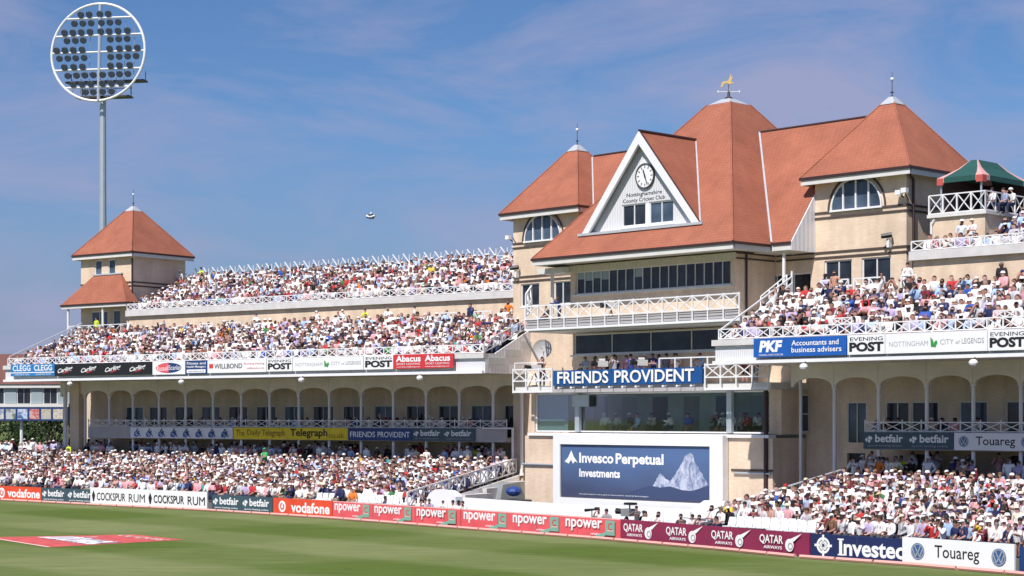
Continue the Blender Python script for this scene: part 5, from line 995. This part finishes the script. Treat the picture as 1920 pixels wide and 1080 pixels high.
def pick(seq, w=None): return seq[int(rng.choice(len(seq), p=None if w is None else np.array(w) / sum(w)))]
def outfit():
    return dict(top=pick(TOPS, TOPW), hat=pick(HATC, HATW), hair=pick(HAIR), leg=pick(LEGS), skin=pick(SKIN, SKW), kind=pick(['sun hat', 'cap', 'hair'], [.21, .17, .62]), bare=rng.random() < .25, long=rng.random() < .42)
def region_cols(o):
    sk = o['skin']; top = o['top'][1]; j = rng.uniform(.88, 1.08); top = tuple(min(.85, c * j) for c in top)
    return dict(skin=sk, hair=o['hair'][1], top=top if o['top'][0] != 'skin bare' else sk, arm=top if o['long'] else sk, leg=o['leg'], shin=sk if o['bare'] else o['leg'], shoe=(.10, .09, .09))
def paint(me, reg, cols):
    a = me.color_attributes.new('col', 'FLOAT_COLOR', 'POINT'); arr = np.ones((len(reg), 4), np.float32); arr[:, :3] = [cols[r] for r in reg]; a.data.foreach_set('color', arr.ravel())
HATM = {}
def colmat(c):
    k = tuple(round(x, 3) for x in c)
    if k not in HATM: HATM[k] = mat('headwear', c, .8)
    return HATM[k]
HATS = {}
for i in range(len(POSES)):
    for k in ('sun hat', 'cap', 'hair'):
        m = hat_mesh(HI[i][2], k); me = bpy.data.meshes.new(k.replace(' ', '_')); me.from_pydata(m.v, [], m.f); me.shade_smooth(); HATS[i, k] = me
def person(loc, ang, pose, o, label, group=None, s=1.0):
    me = HI[pose][0].copy(); me.name = 'person'; paint(me, HI[pose][1], region_cols(o)); me.materials.clear(); me.materials.append(M['person'])
    b = bpy.data.objects.new('person', me); COL.objects.link(b); b.location = loc; b.rotation_euler = (0, 0, ang); b.scale = (s, s, s); tag(b, label, 'person', group)
    k = o['kind']; hm = HATS[pose, k].copy(); hm.materials.append(colmat(o['hat'][1] if k != 'hair' else o['hair'][1]))
    h = bpy.data.objects.new(k.replace(' ', '_'), hm); COL.objects.link(h); h.parent = b
    return b
class Mass:                              # many small figures gathered into one mesh
    def __init__(s): s.v, s.f, s.c, s.n = [], [], [], 0
    def prep(s):
        s.proto = []
        for i, (me, reg, J) in enumerate(LO):
            me.calc_loop_triangles(); V_ = np.array([tuple(v.co) for v in me.vertices], np.float32); T_ = np.array([tuple(t.vertices) for t in me.loop_triangles], np.int32); s.proto.append((V_, T_, np.array(reg)))
        s.hat = {}
        for k_, me in HATS.items():
            me.calc_loop_triangles(); s.hat[k_] = (np.array([tuple(v.co) for v in me.vertices], np.float32), np.array([tuple(t.vertices) for t in me.loop_triangles], np.int32))
    def add(s, loc, ang, pose, o, sc=1.0):
        V_, T_, reg = s.proto[pose]; cols = region_cols(o); C_ = np.array([cols[r] for r in reg], np.float32); ca, sa = math.cos(ang), math.sin(ang); Rm = np.array([[ca, sa, 0], [-sa, ca, 0], [0, 0, 1]], np.float32)
        hv, ht = s.hat[pose, o['kind']]; hc = np.tile(np.array(o['hat'][1] if o['kind'] != 'hair' else o['hair'][1], np.float32), (len(hv), 1))
        for vv, tt, cc in ((V_, T_, C_), (hv, ht, hc)):
            s.v.append((vv * sc) @ Rm + np.array(loc, np.float32)); s.f.append(tt + s.n); s.c.append(cc); s.n += len(vv)
    def build(s, name):
        v, f, c = np.concatenate(s.v), np.concatenate(s.f), np.concatenate(s.c); me = bpy.data.meshes.new(name)
        me.vertices.add(len(v)); me.vertices.foreach_set('co', v.ravel()); me.loops.add(f.size); me.loops.foreach_set('vertex_index', f.ravel()); me.polygons.add(len(f)); me.polygons.foreach_set('loop_start', np.arange(0, f.size, 3, dtype=np.int32))
        me.update(calc_edges=True); a = me.color_attributes.new('col', 'FLOAT_COLOR', 'POINT'); cc = np.ones((len(v), 4), np.float32); cc[:, :3] = c; a.data.foreach_set('color', cc.ravel()); me.materials.append(M['person'])
        o = bpy.data.objects.new(name, me); COL.objects.link(o); return o
CROWD = Mass(); CROWD.prep()
def px_of(p): return CX + F * p[0] / p[1], H - F * (p[2] - CZ) / p[1]
ORD = 'first second third fourth fifth sixth seventh eighth ninth tenth eleventh twelfth thirteenth fourteenth fifteenth sixteenth seventeenth eighteenth nineteenth twentieth'.split()
TENS = {20: 'twenty', 30: 'thirty', 40: 'forty', 50: 'fifty', 60: 'sixty'}
def nth(n):
    if n <= 20: return ORD[n - 1]
    t, r = n // 10 * 10, n % 10; return {20: 'twentieth', 30: 'thirtieth', 40: 'fortieth', 50: 'fiftieth', 60: 'sixtieth'}[t] if r == 0 else TENS[t] + ORD[r - 1]
seats = []                               # (fr, u, v, z) of empty seats
near = []                                # candidates for single figures
vomL = [L.u(x, -5.9) for x in (387, 438, 634, 840, 905)]
def spot(fr, u, v, z, p_empty=.05):
    p = fr.w(u, v, z); X, Y_ = px_of(p)
    if X < -220 or X > 2300 or Y_ > 1180: return
    if rng.random() < p_empty: seats.append((fr, u, v, z)); return
    near.append((Y_, fr, u + rng.uniform(-.08, .08), v + rng.uniform(-.1, .1), z, v))
def empty_zone(fr, u, v):                # blocks of seats the photo shows unoccupied at the front
    vb = (vbL if fr is L else vbQ)(u) - v
    X, _ = px_of(fr.w(u, v, .9))
    if fr is L: return vb < 2.9 and (660 < X < 765 or 590 < X < 640 and vb < 2.2)
    return vb < 3.0 and 1370 < X < 1522 and (vb < 2.4 or X > 1400)
SEATW = .48
for fr in (L, Q):
    vb = vbL if fr is L else vbQ; v = -6.0; row = 0
    while v < 11.5:
        u = ulo(fr, v) + (.2 if fr is Q else 0)
        while u < uhi(fr, v) - .2:
            if vb(u) - 1.25 > v:
                if empty_zone(fr, u, v): seats.append((fr, u, v, fl0(v)))
                elif v > -4.1: spot(fr, u, v, fl0(v), .05)
                elif v > -5.0 and rng.random() < .45 or rng.random() < .3:
                    p = fr.w(u, v, fl0(v)); X, _ = px_of(p)
                    if -220 < X < 2300: CROWD.add(p, fr.ang() + rng.uniform(-.6, .6), int(rng.integers(7, 11)), outfit(), rng.uniform(.94, 1.04))
            u += SEATW * rng.uniform(.96, 1.04)
        v += .8
for fr, u0, u1 in ((L, -36.6, 8.6), (Q, -6.8, 17)):
    for i in range(TP[id(fr)]['n']):
        d = .6 + .8 * i; u = u0
        while u < u1:
            aisle = fr is L and any(abs(u - x) < .35 for x in vomL) and i > 5
            if not aisle and not (fr is L and u < -30.5 - .0 and i > 7): spot(fr, u, -d - .45, fl1(d + .4, fr), .04)
            u += SEATW * rng.uniform(.96, 1.04)
    for u in np.arange(u0 + .5, u1, .6):          # people standing on the walkway against the tier wall
        if rng.random() < .17 and not (fr is L and u < -32.5): CROWD.add(fr.w(u, -TP[id(fr)]['w'] + .35, fl1(TP[id(fr)]['w'] - .6, fr)), fr.ang() + rng.uniform(-1, 1), int(rng.integers(7, 11)), outfit(), .98)
for fr, u0, u1 in ((L, -31.4, 9.3), (Q, Q.u(1709, -5.7) + .5, 17)):
    for i in range(8):
        d = TP[id(fr)]['w'] + .2 + .8 * i; u = u0
        while u < u1:
            if not (fr is Q and i > 0 and u < tb1 + .4): spot(fr, u, -d - .45, fl2(d + .4, fr), .04)
            u += SEATW * rng.uniform(.96, 1.04)
for fr, u0, u1 in ((L, -30, 7), (Q, -.8, 12)):
    u = u0
    while u < u1:
        if rng.random() < (.35 if fr is L and u < -8 else .7): CROWD.add(fr.w(u, -4.95, 4.42), fr.ang() + rng.uniform(-.4, .4), int(rng.integers(0, 7)), outfit())
        u += .62
for u in np.arange(-5.5, 7.4, .62):          # members at the tables behind the long glass
    if rng.random() < .8: CROWD.add(P.w(u, -2.2 - rng.uniform(0, 1.2), 4.73), P.ang() + rng.uniform(-.6, .6), int(rng.integers(0, 6)), outfit())
for u in np.arange(-5.8, 7.0, .75):           # press and guests along the terrace
    if rng.random() < .7: CROWD.add(P.w(u, -1.7 - rng.uniform(0, .5), 7.52), P.ang() + rng.uniform(-.8, .8), int(rng.integers(7, 12)), outfit(), .97)
# the near figures one by one: the biggest on the picture, counted row by row from the boards
near.sort(key=lambda q: -CZ * 0 - F / q[1].w(q[2], q[3], 0)[1] if False else q[1].w(q[2], q[3], 0)[1])
lowQ = [q for q in near if q[1] is Q and q[4] < 3 and px_of(q[1].w(q[2], q[3], q[4]))[0] < 1928]
pickd = lowQ[:272]; ids = {id(q) for q in pickd}
rows = {}
for q in pickd: rows.setdefault(round(q[5], 2), []).append(q)
for ri, k in enumerate(sorted(rows, reverse=True)):
    for ci_, q in enumerate(sorted(rows[k], key=lambda q: -px_of(q[1].w(q[2], q[3], 0))[0])):
        o = outfit(); hw = {'sun hat': f"{o['hat'][0]} sun hat", 'cap': f"{o['hat'][0]} cap", 'hair': f"{o['hair'][0]} hair"}[o['kind']]; tp = o['top'][0] if o['top'][0] != 'skin bare' else 'no'
        lab = f"seated in {tp} top with {hw}, {nth(ri + 1)} row, {nth(ci_ + 1)} from frame edge"
        person(q[1].w(q[2], q[3], q[4]), q[1].ang() + rng.uniform(-.35, .45), int(rng.choice(7, p=[.34, .13, .15, .12, .06, .17, .03])), o, lab, 'spectators seated in the near lower stand', rng.uniform(.88, 1.08))
for q in near:
    if id(q) not in ids: CROWD.add(q[1].w(q[2], q[3], q[4]), q[1].ang() + rng.uniform(-.35, .45), int(rng.choice(7, p=[.34, .13, .15, .12, .06, .17, .03])), outfit(), rng.uniform(.88, 1.08))
tag(CROWD.build('crowd'), 'dense crowd of seated spectators filling the tiers of both stands', 'crowd', kind='stuff')
# empty white seats: the clear front blocks one by one, the scattered rest in one mesh
def seat_parts(mb1, mb2, fr=None, u=0, v=0, z=0):
    mb1.hexa([(u - .21, v - .12, z + .42), (u + .21, v - .12, z + .42), (u + .21, v + .26, z + .44), (u - .21, v + .26, z + .44), (u - .21, v - .12, z + .47), (u + .21, v - .12, z + .47), (u + .21, v + .26, z + .49), (u - .21, v + .26, z + .49)])
    mb1.hexa([(u - .21, v - .20, z + .47), (u + .21, v - .20, z + .47), (u + .21, v - .13, z + .47), (u - .21, v - .13, z + .47), (u - .19, v - .30, z + .86), (u + .19, v - .30, z + .86), (u + .19, v - .25, z + .86), (u - .19, v - .25, z + .86)])
    mb2.box(u - .17, u - .13, v - .1, v + .1, z, z + .42); mb2.box(u + .13, u + .17, v - .1, v + .1, z, z + .42)
m1, m2 = MB(), MB(); seat_parts(m1, m2)
sh = bpy.data.meshes.new('shell'); sh.from_pydata(m1.v, [], m1.f); sh.materials.append(M['seat']); lg_ = bpy.data.meshes.new('leg_frame'); lg_.from_pydata(m2.v, [], m2.f); lg_.materials.append(M['dgrey'])
zone = sorted([q for q in seats if q[3] < 3 and empty_zone(q[0], q[1], q[2])], key=lambda q: q[0].w(q[1], q[2], 0)[1])[:150]; zid = {id(q) for q in zone}
zr = {}
for q in zone: zr.setdefault((q[0] is Q, round(q[2], 2)), []).append(q)
cnt = {True: 0, False: 0}
for (isq, v), qs in sorted(zr.items(), key=lambda kv: -kv[0][1]):
    cnt[isq] += 1
    for ci_, q in enumerate(sorted(qs, key=lambda q: -q[1])):
        r_ = thing('stadium_seat', f"empty white seat, {nth(cnt[isq])} row behind the {'maroon' if isq else 'pink red'} board, {nth(ci_ + 1)} from near end", 'seat', q[0].w(q[1], q[2], q[3]), 'empty seats at the front of the stands'); r_.rotation_euler = (0, 0, q[0].ang())
        for nm, me in (('shell', sh), ('leg_frame', lg_)): o = bpy.data.objects.new(nm, me); COL.objects.link(o); o.parent = r_
m1, m2 = MB(), MB()
class _T:                                # places loose seats in a stand's own axes
    pass
allseat = MB()
for q in seats:
    if id(q) in zid: continue
    a, b = MB(q[0]), MB(q[0]); seat_parts(a, b, None, q[1], q[2], q[3]); i = len(allseat.v); allseat.v += a.v; allseat.f += [tuple(i + k for k in f) for f in a.f]
so = build('stadium_seats', allseat, M['seat']); tag(so, 'scattered empty white seats between the spectators', 'seats', kind='stuff')

# ------------------------------------------------------------------ single people and gear the photo picks out
def fig(fr, px, v, z, pose, top, kind, hat, label, turn=0, group=None, leg=(.03, .04, .09), hair=HAIR[0], skin=SKIN[0], long=False, s=1.0):
    o = dict(top=('x', top), hat=('x', hat), hair=hair, leg=leg, skin=skin, kind=kind, bare=False, long=long)
    return person(fr.w(fr.u(px, v), v, z), fr.ang() + turn, pose, o, label, group, s)
HV = (.62, .85, .02); WH = (.82, .82, .82); BK = (.02, .02, .02); NV = (.02, .04, .16)
fig(P, 1405, -3.8, 10.87, 9, HV, 'hair', WH, 'steward in bright yellow vest standing at the end of the upper balcony', .8)
fig(P, 1513, -4.6, 10.87, 8, (.40, .48, .66), 'hair', WH, 'person in pale blue shirt standing in the dark doorway by the white column', .2)
fig(P, 1049, -.9, 10.87, 10, NV, 'hair', WH, 'person in navy jacket filming beside the porch column on the upper balcony', -.9, long=True)
fig(P, 1026, -1.2, 10.87, 0, (.05, .05, .06), 'cap', BK, 'person in dark clothes sitting left of the porch column on the upper balcony', -.3)
fig(L, 685, -6.9, 11.5, 8, HV, 'hair', WH, 'steward in yellow vest standing on the walkway above the middle tier', 0)
fig(L, 378, -14.0, 16.0, 8, HV, 'cap', BK, 'steward in yellow vest standing at the back of the top tier', 0)
fig(L, 337, -13.2, 15.8, 7, WH, 'cap', WH, 'person in white standing at the turret end of the top tier', .5)
fig(L, 953, -6.9, 11.6, 9, (.75, .20, .02), 'hair', WH, 'person in orange top standing at the pavilion end of the middle tier', .2)
fig(L, 976, -6.4, 11.5, 8, (.05, .14, .5), 'hair', WH, 'person in blue top leaning by the balcony corner next to the orange top', .2)
fig(L, 181, -7.7, 11.9, 7, HV, 'hair', WH, 'steward in yellow vest standing under the turret porch', 0)
fig(L, 129, -3.6, 2.0, 7, HV, 'hair', WH, 'steward in yellow vest standing beside the end post of the far arcade', 0)
fig(L, 890, -5.0, 2.1, 8, HV, 'hair', WH, 'steward in yellow vest in the shade at the near end of the far arcade', 0)
fig(Q, 1690, -5.2, 2.1, 9, HV, 'hair', WH, 'steward in yellow vest standing in the shade under the near arches', 0)
fig(L, 800, -3.6, 2.0, 7, WH, 'hair', WH, 'person in white shirt standing above the far crowd under the slate sign', .3)
fig(L, 497, -1.5, 1.9, 8, (.02, .42, .12), 'cap', (.02, .42, .12), 'person in bright green standing in the far lower crowd', 0)
fig(Q, 1565, -5.0, 11.5, 9, (.50, .27, .19), 'hair', WH, 'bare chested man standing at the back of the near middle tier', 0, hair=HAIR[1])
fig(Q, 1702, -5.45, 11.7, 7, WH, 'hair', WH, 'person in white standing by the gangway rail below the near ledge', .4)
fig(Q, 1803, -6.75, 13.75, 9, (.62, .70, .85), 'sun hat', WH, 'person in pale blue shirt and white hat standing against the brick terrace block', .4)
fig(Q, 1824, -6.8, 13.75, 8, WH, 'sun hat', HATC[1][1], 'person in white shirt and cream hat standing against the brick terrace block', -.2)
for i, (px, c, hk) in enumerate(((1862, WH, 'hair'), (1884, (.3, .35, .5), 'hair'), (1900, WH, 'sun hat'))): fig(Q, px, -8.3 - i * .4, TZ - .12, (0, 5, 1)[i], c, hk, WH, ('dark haired person in white behind the terrace rail beyond the tent', 'person in grey blue behind the terrace rail beyond the tent', 'person in white hat behind the terrace rail beyond the tent')[i], -.4)
# television cameras with their operators
def tv_camera(fr, px, v, z, ang, label, k=1.0):
    u = fr.u(px, v); T = thing('television_camera', label, 'television camera', fr.w(u, v, z), 'television cameras on balconies and at the boards'); c = Fr(*fr.w(u, v, 0)[:2], t=(fr.t[0] * math.cos(ang) - fr.t[1] * math.sin(ang), fr.t[0] * math.sin(ang) + fr.t[1] * math.cos(ang)))
    h = 1.15 * k
    tr_ = MB(c)
    for a in (0, 2.1, 4.2): tr_.tube((0, 0, z + h - .1), (.42 * math.cos(a), .42 * math.sin(a), z + .01), .03)
    build('tripod', tr_, M['dgrey'], T); build('body', MB(c).box(-.15, .15, -.35, .25, z + h, z + h + .32), M['ledge'], T); build('lens', MB(c).tube((0, .251, z + h + .17), (0, .62, z + h + .17), .12, .16, 10), M['black'], T)
    build('viewfinder', MB(c).box(-.12, .12, -.5, -.352, z + h + .2, z + h + .42), M['black'], T); build('handle', MB(c).box(-.03, .03, -.2, .15, z + h + .343, z + h + .46), M['white'], T)
tv_camera(P, 1128, -.9, 7.5, -.5, 'pale television camera on the terrace, nearest the shaded recess'); tv_camera(P, 1202, -.9, 7.5, -.45, 'pale television camera in the middle of the terrace behind the blue sign')
tv_camera(P, 1146, -.4, 10.87, -.5, 'dark television camera clamped on the upper balcony rail', .9); tv_camera(P, 1003, -.6, 7.5, -.5, 'television camera at the far corner of the terrace by the dish', .9)
G2 = 'people working on the pavilion terrace'
for px, v, pz, c, lab, tn in ((1152, -1.3, 10, (.42, .44, .52), 'camera operator in grey shirt between the two terrace cameras', .6), (1183, -1.3, 11, (.05, .07, .32), 'camera operator in royal blue shirt behind the middle terrace camera', .6), (1225, -1.4, 8, NV, 'person in navy top standing right of the middle terrace camera', .3), (1250, -2.0, 7, (.16, .18, .24), 'person in dark grey against the terrace window wall', .2),
                              (1266, -2.1, 8, (.50, .10, .08), 'person in red top against the terrace window wall', .2), (1017, -1.0, 10, (.45, .30, .30), 'camera operator in pink top at the far corner of the terrace', .5), (1302, -2.0, 0, (.6, .5, .45), 'person seated low behind the white terrace rail', .2), (1090, -2.0, 0, BK, 'person in black seated at the dark end of the terrace', .2)):
    fig(P, px, v, 7.5, pz, c, 'hair', WH, lab, tn, G2)
# press group on the grass side, in front of the white canvas screen
G3 = 'camera crew and photographers behind the boards'
def brd(px, off): x, y = bxy(px); return (x + off * .68, y + off * .73, .02)
for px, off, pz, top, hat, kd, lab in ((688, 1.5, 5, (.06, .07, .16), BK, 'cap', 'person in navy sitting alone among the empty white seats'), (724, 1.4, 0, WH, BK, 'cap', 'seated photographer in white and black cap by the lower stair rail'), (748, 1.4, 1, WH, WH, 'hair', 'dark haired photographer in white beside the lower stair rail'), (762, 1.5, 4, WH, BK, 'hair', 'photographer in white raising both hands by the stair rail foot'), (776, 1.3, 3, (.35, .35, .5), WH, 'hair', 'photographer in lilac leaning forward by the stair rail foot'), (785, 1.9, 0, WH, WH, 'sun hat', 'photographer in white sun hat beside the white canvas end'),
                                   (818, 1.3, 0, WH, BK, 'hair', 'first of three dark haired people in white below the canvas end'), (828, 1.4, 5, WH, BK, 'cap', 'second of three in white below the canvas end, in black cap'), (841, 1.2, 3, WH, BK, 'hair', 'third of three in white below the canvas end, leaning forward'),
                                   (1087, 1.5, 1, WH, BK, 'hair', 'photographer in white beside the long lens left of the big camera'), (1103, 1.4, 0, (.3, .3, .33), BK, 'hair', 'photographer in grey crouched left of the big camera'), (1157, 1.5, 11, (.10, .10, .12), BK, 'hair', 'camera operator in dark top behind the big camera'), (1166, 1.7, 0, BK, BK, 'cap', 'crew member in black just right of the big camera'), (1175, 1.5, 5, WH, BK, 'hair', 'crew member in white just right of the big camera'), (1196, 1.5, 2, WH, BK, 'hair', 'photographer in white sitting apart above the first animal emblem'),
                                   (1247, 1.3, 3, (.05, .05, .06), WH, 'hair', 'photographer in black leaning over the maroon board'), (1264, 1.4, 0, WH, WH, 'hair', 'photographer in white seated low behind the maroon board'), (1279, 1.4, 1, (.55, .42, .42), BK, 'hair', 'photographer in pink grey top behind the maroon board'), (1311, 1.3, 0, BK, BK, 'hair', 'photographer in black beside the small sloping cover')):
    o = dict(top=('x', top), hat=('x', hat), hair=HAIR[0], leg=LEGS[1], skin=SKIN[1], kind=kd, bare=False, long=False)
    person(brd(px, off), P.ang() + .3, pz, o, lab, G3, .98 if pz < 7 else .86)
PF = Fr(*brd(1135, 1.6)[:2], 43.5); T = thing('television_camera', 'big broadcast camera with black hood standing in front of the white screen', 'television camera', (*brd(1135, 1.6)[:2], .02), 'television cameras on balconies and at the boards')
build('tripod', MB(PF).tube((0, 0, 1.0), (.5, .3, .03), .05).tube((0, 0, 1.0), (-.5, .3, .03), .05).tube((0, 0, 1.0), (0, -.5, .03), .05), M['dgrey'], T); build('body', MB(PF).box(-.2, .35, -.22, .2, 1.0, 1.36), M['cloth'], T)
build('lens', MB(PF).tube((-.21, 0, 1.2), (-.6, .07, 1.23), .12, .15, 10), M['black'], T); build('hood', MB(PF).box(.0, .5, -.2, .2, 1.55, 1.66).tube((.2, 0, 1.361), (.2, 0, 1.55), .035), M['black'], T)
PF = Fr(*brd(1072, 1.4)[:2], 43.5); T = thing('long_lens', 'black long lens on a monopod pointing along the white screen', 'camera lens', (*brd(1072, 1.4)[:2], .02))
build('barrel', MB(PF).tube((-.35, 0, 1.18), (.3, 0, 1.25), .08, .045, 10).box(.35, .55, -.08, .08, 1.2, 1.36), M['black'], T); build('monopod', MB(PF).tube((.1, 0, .03), (.1, 0, 1.2), .025), M['dgrey'], T)
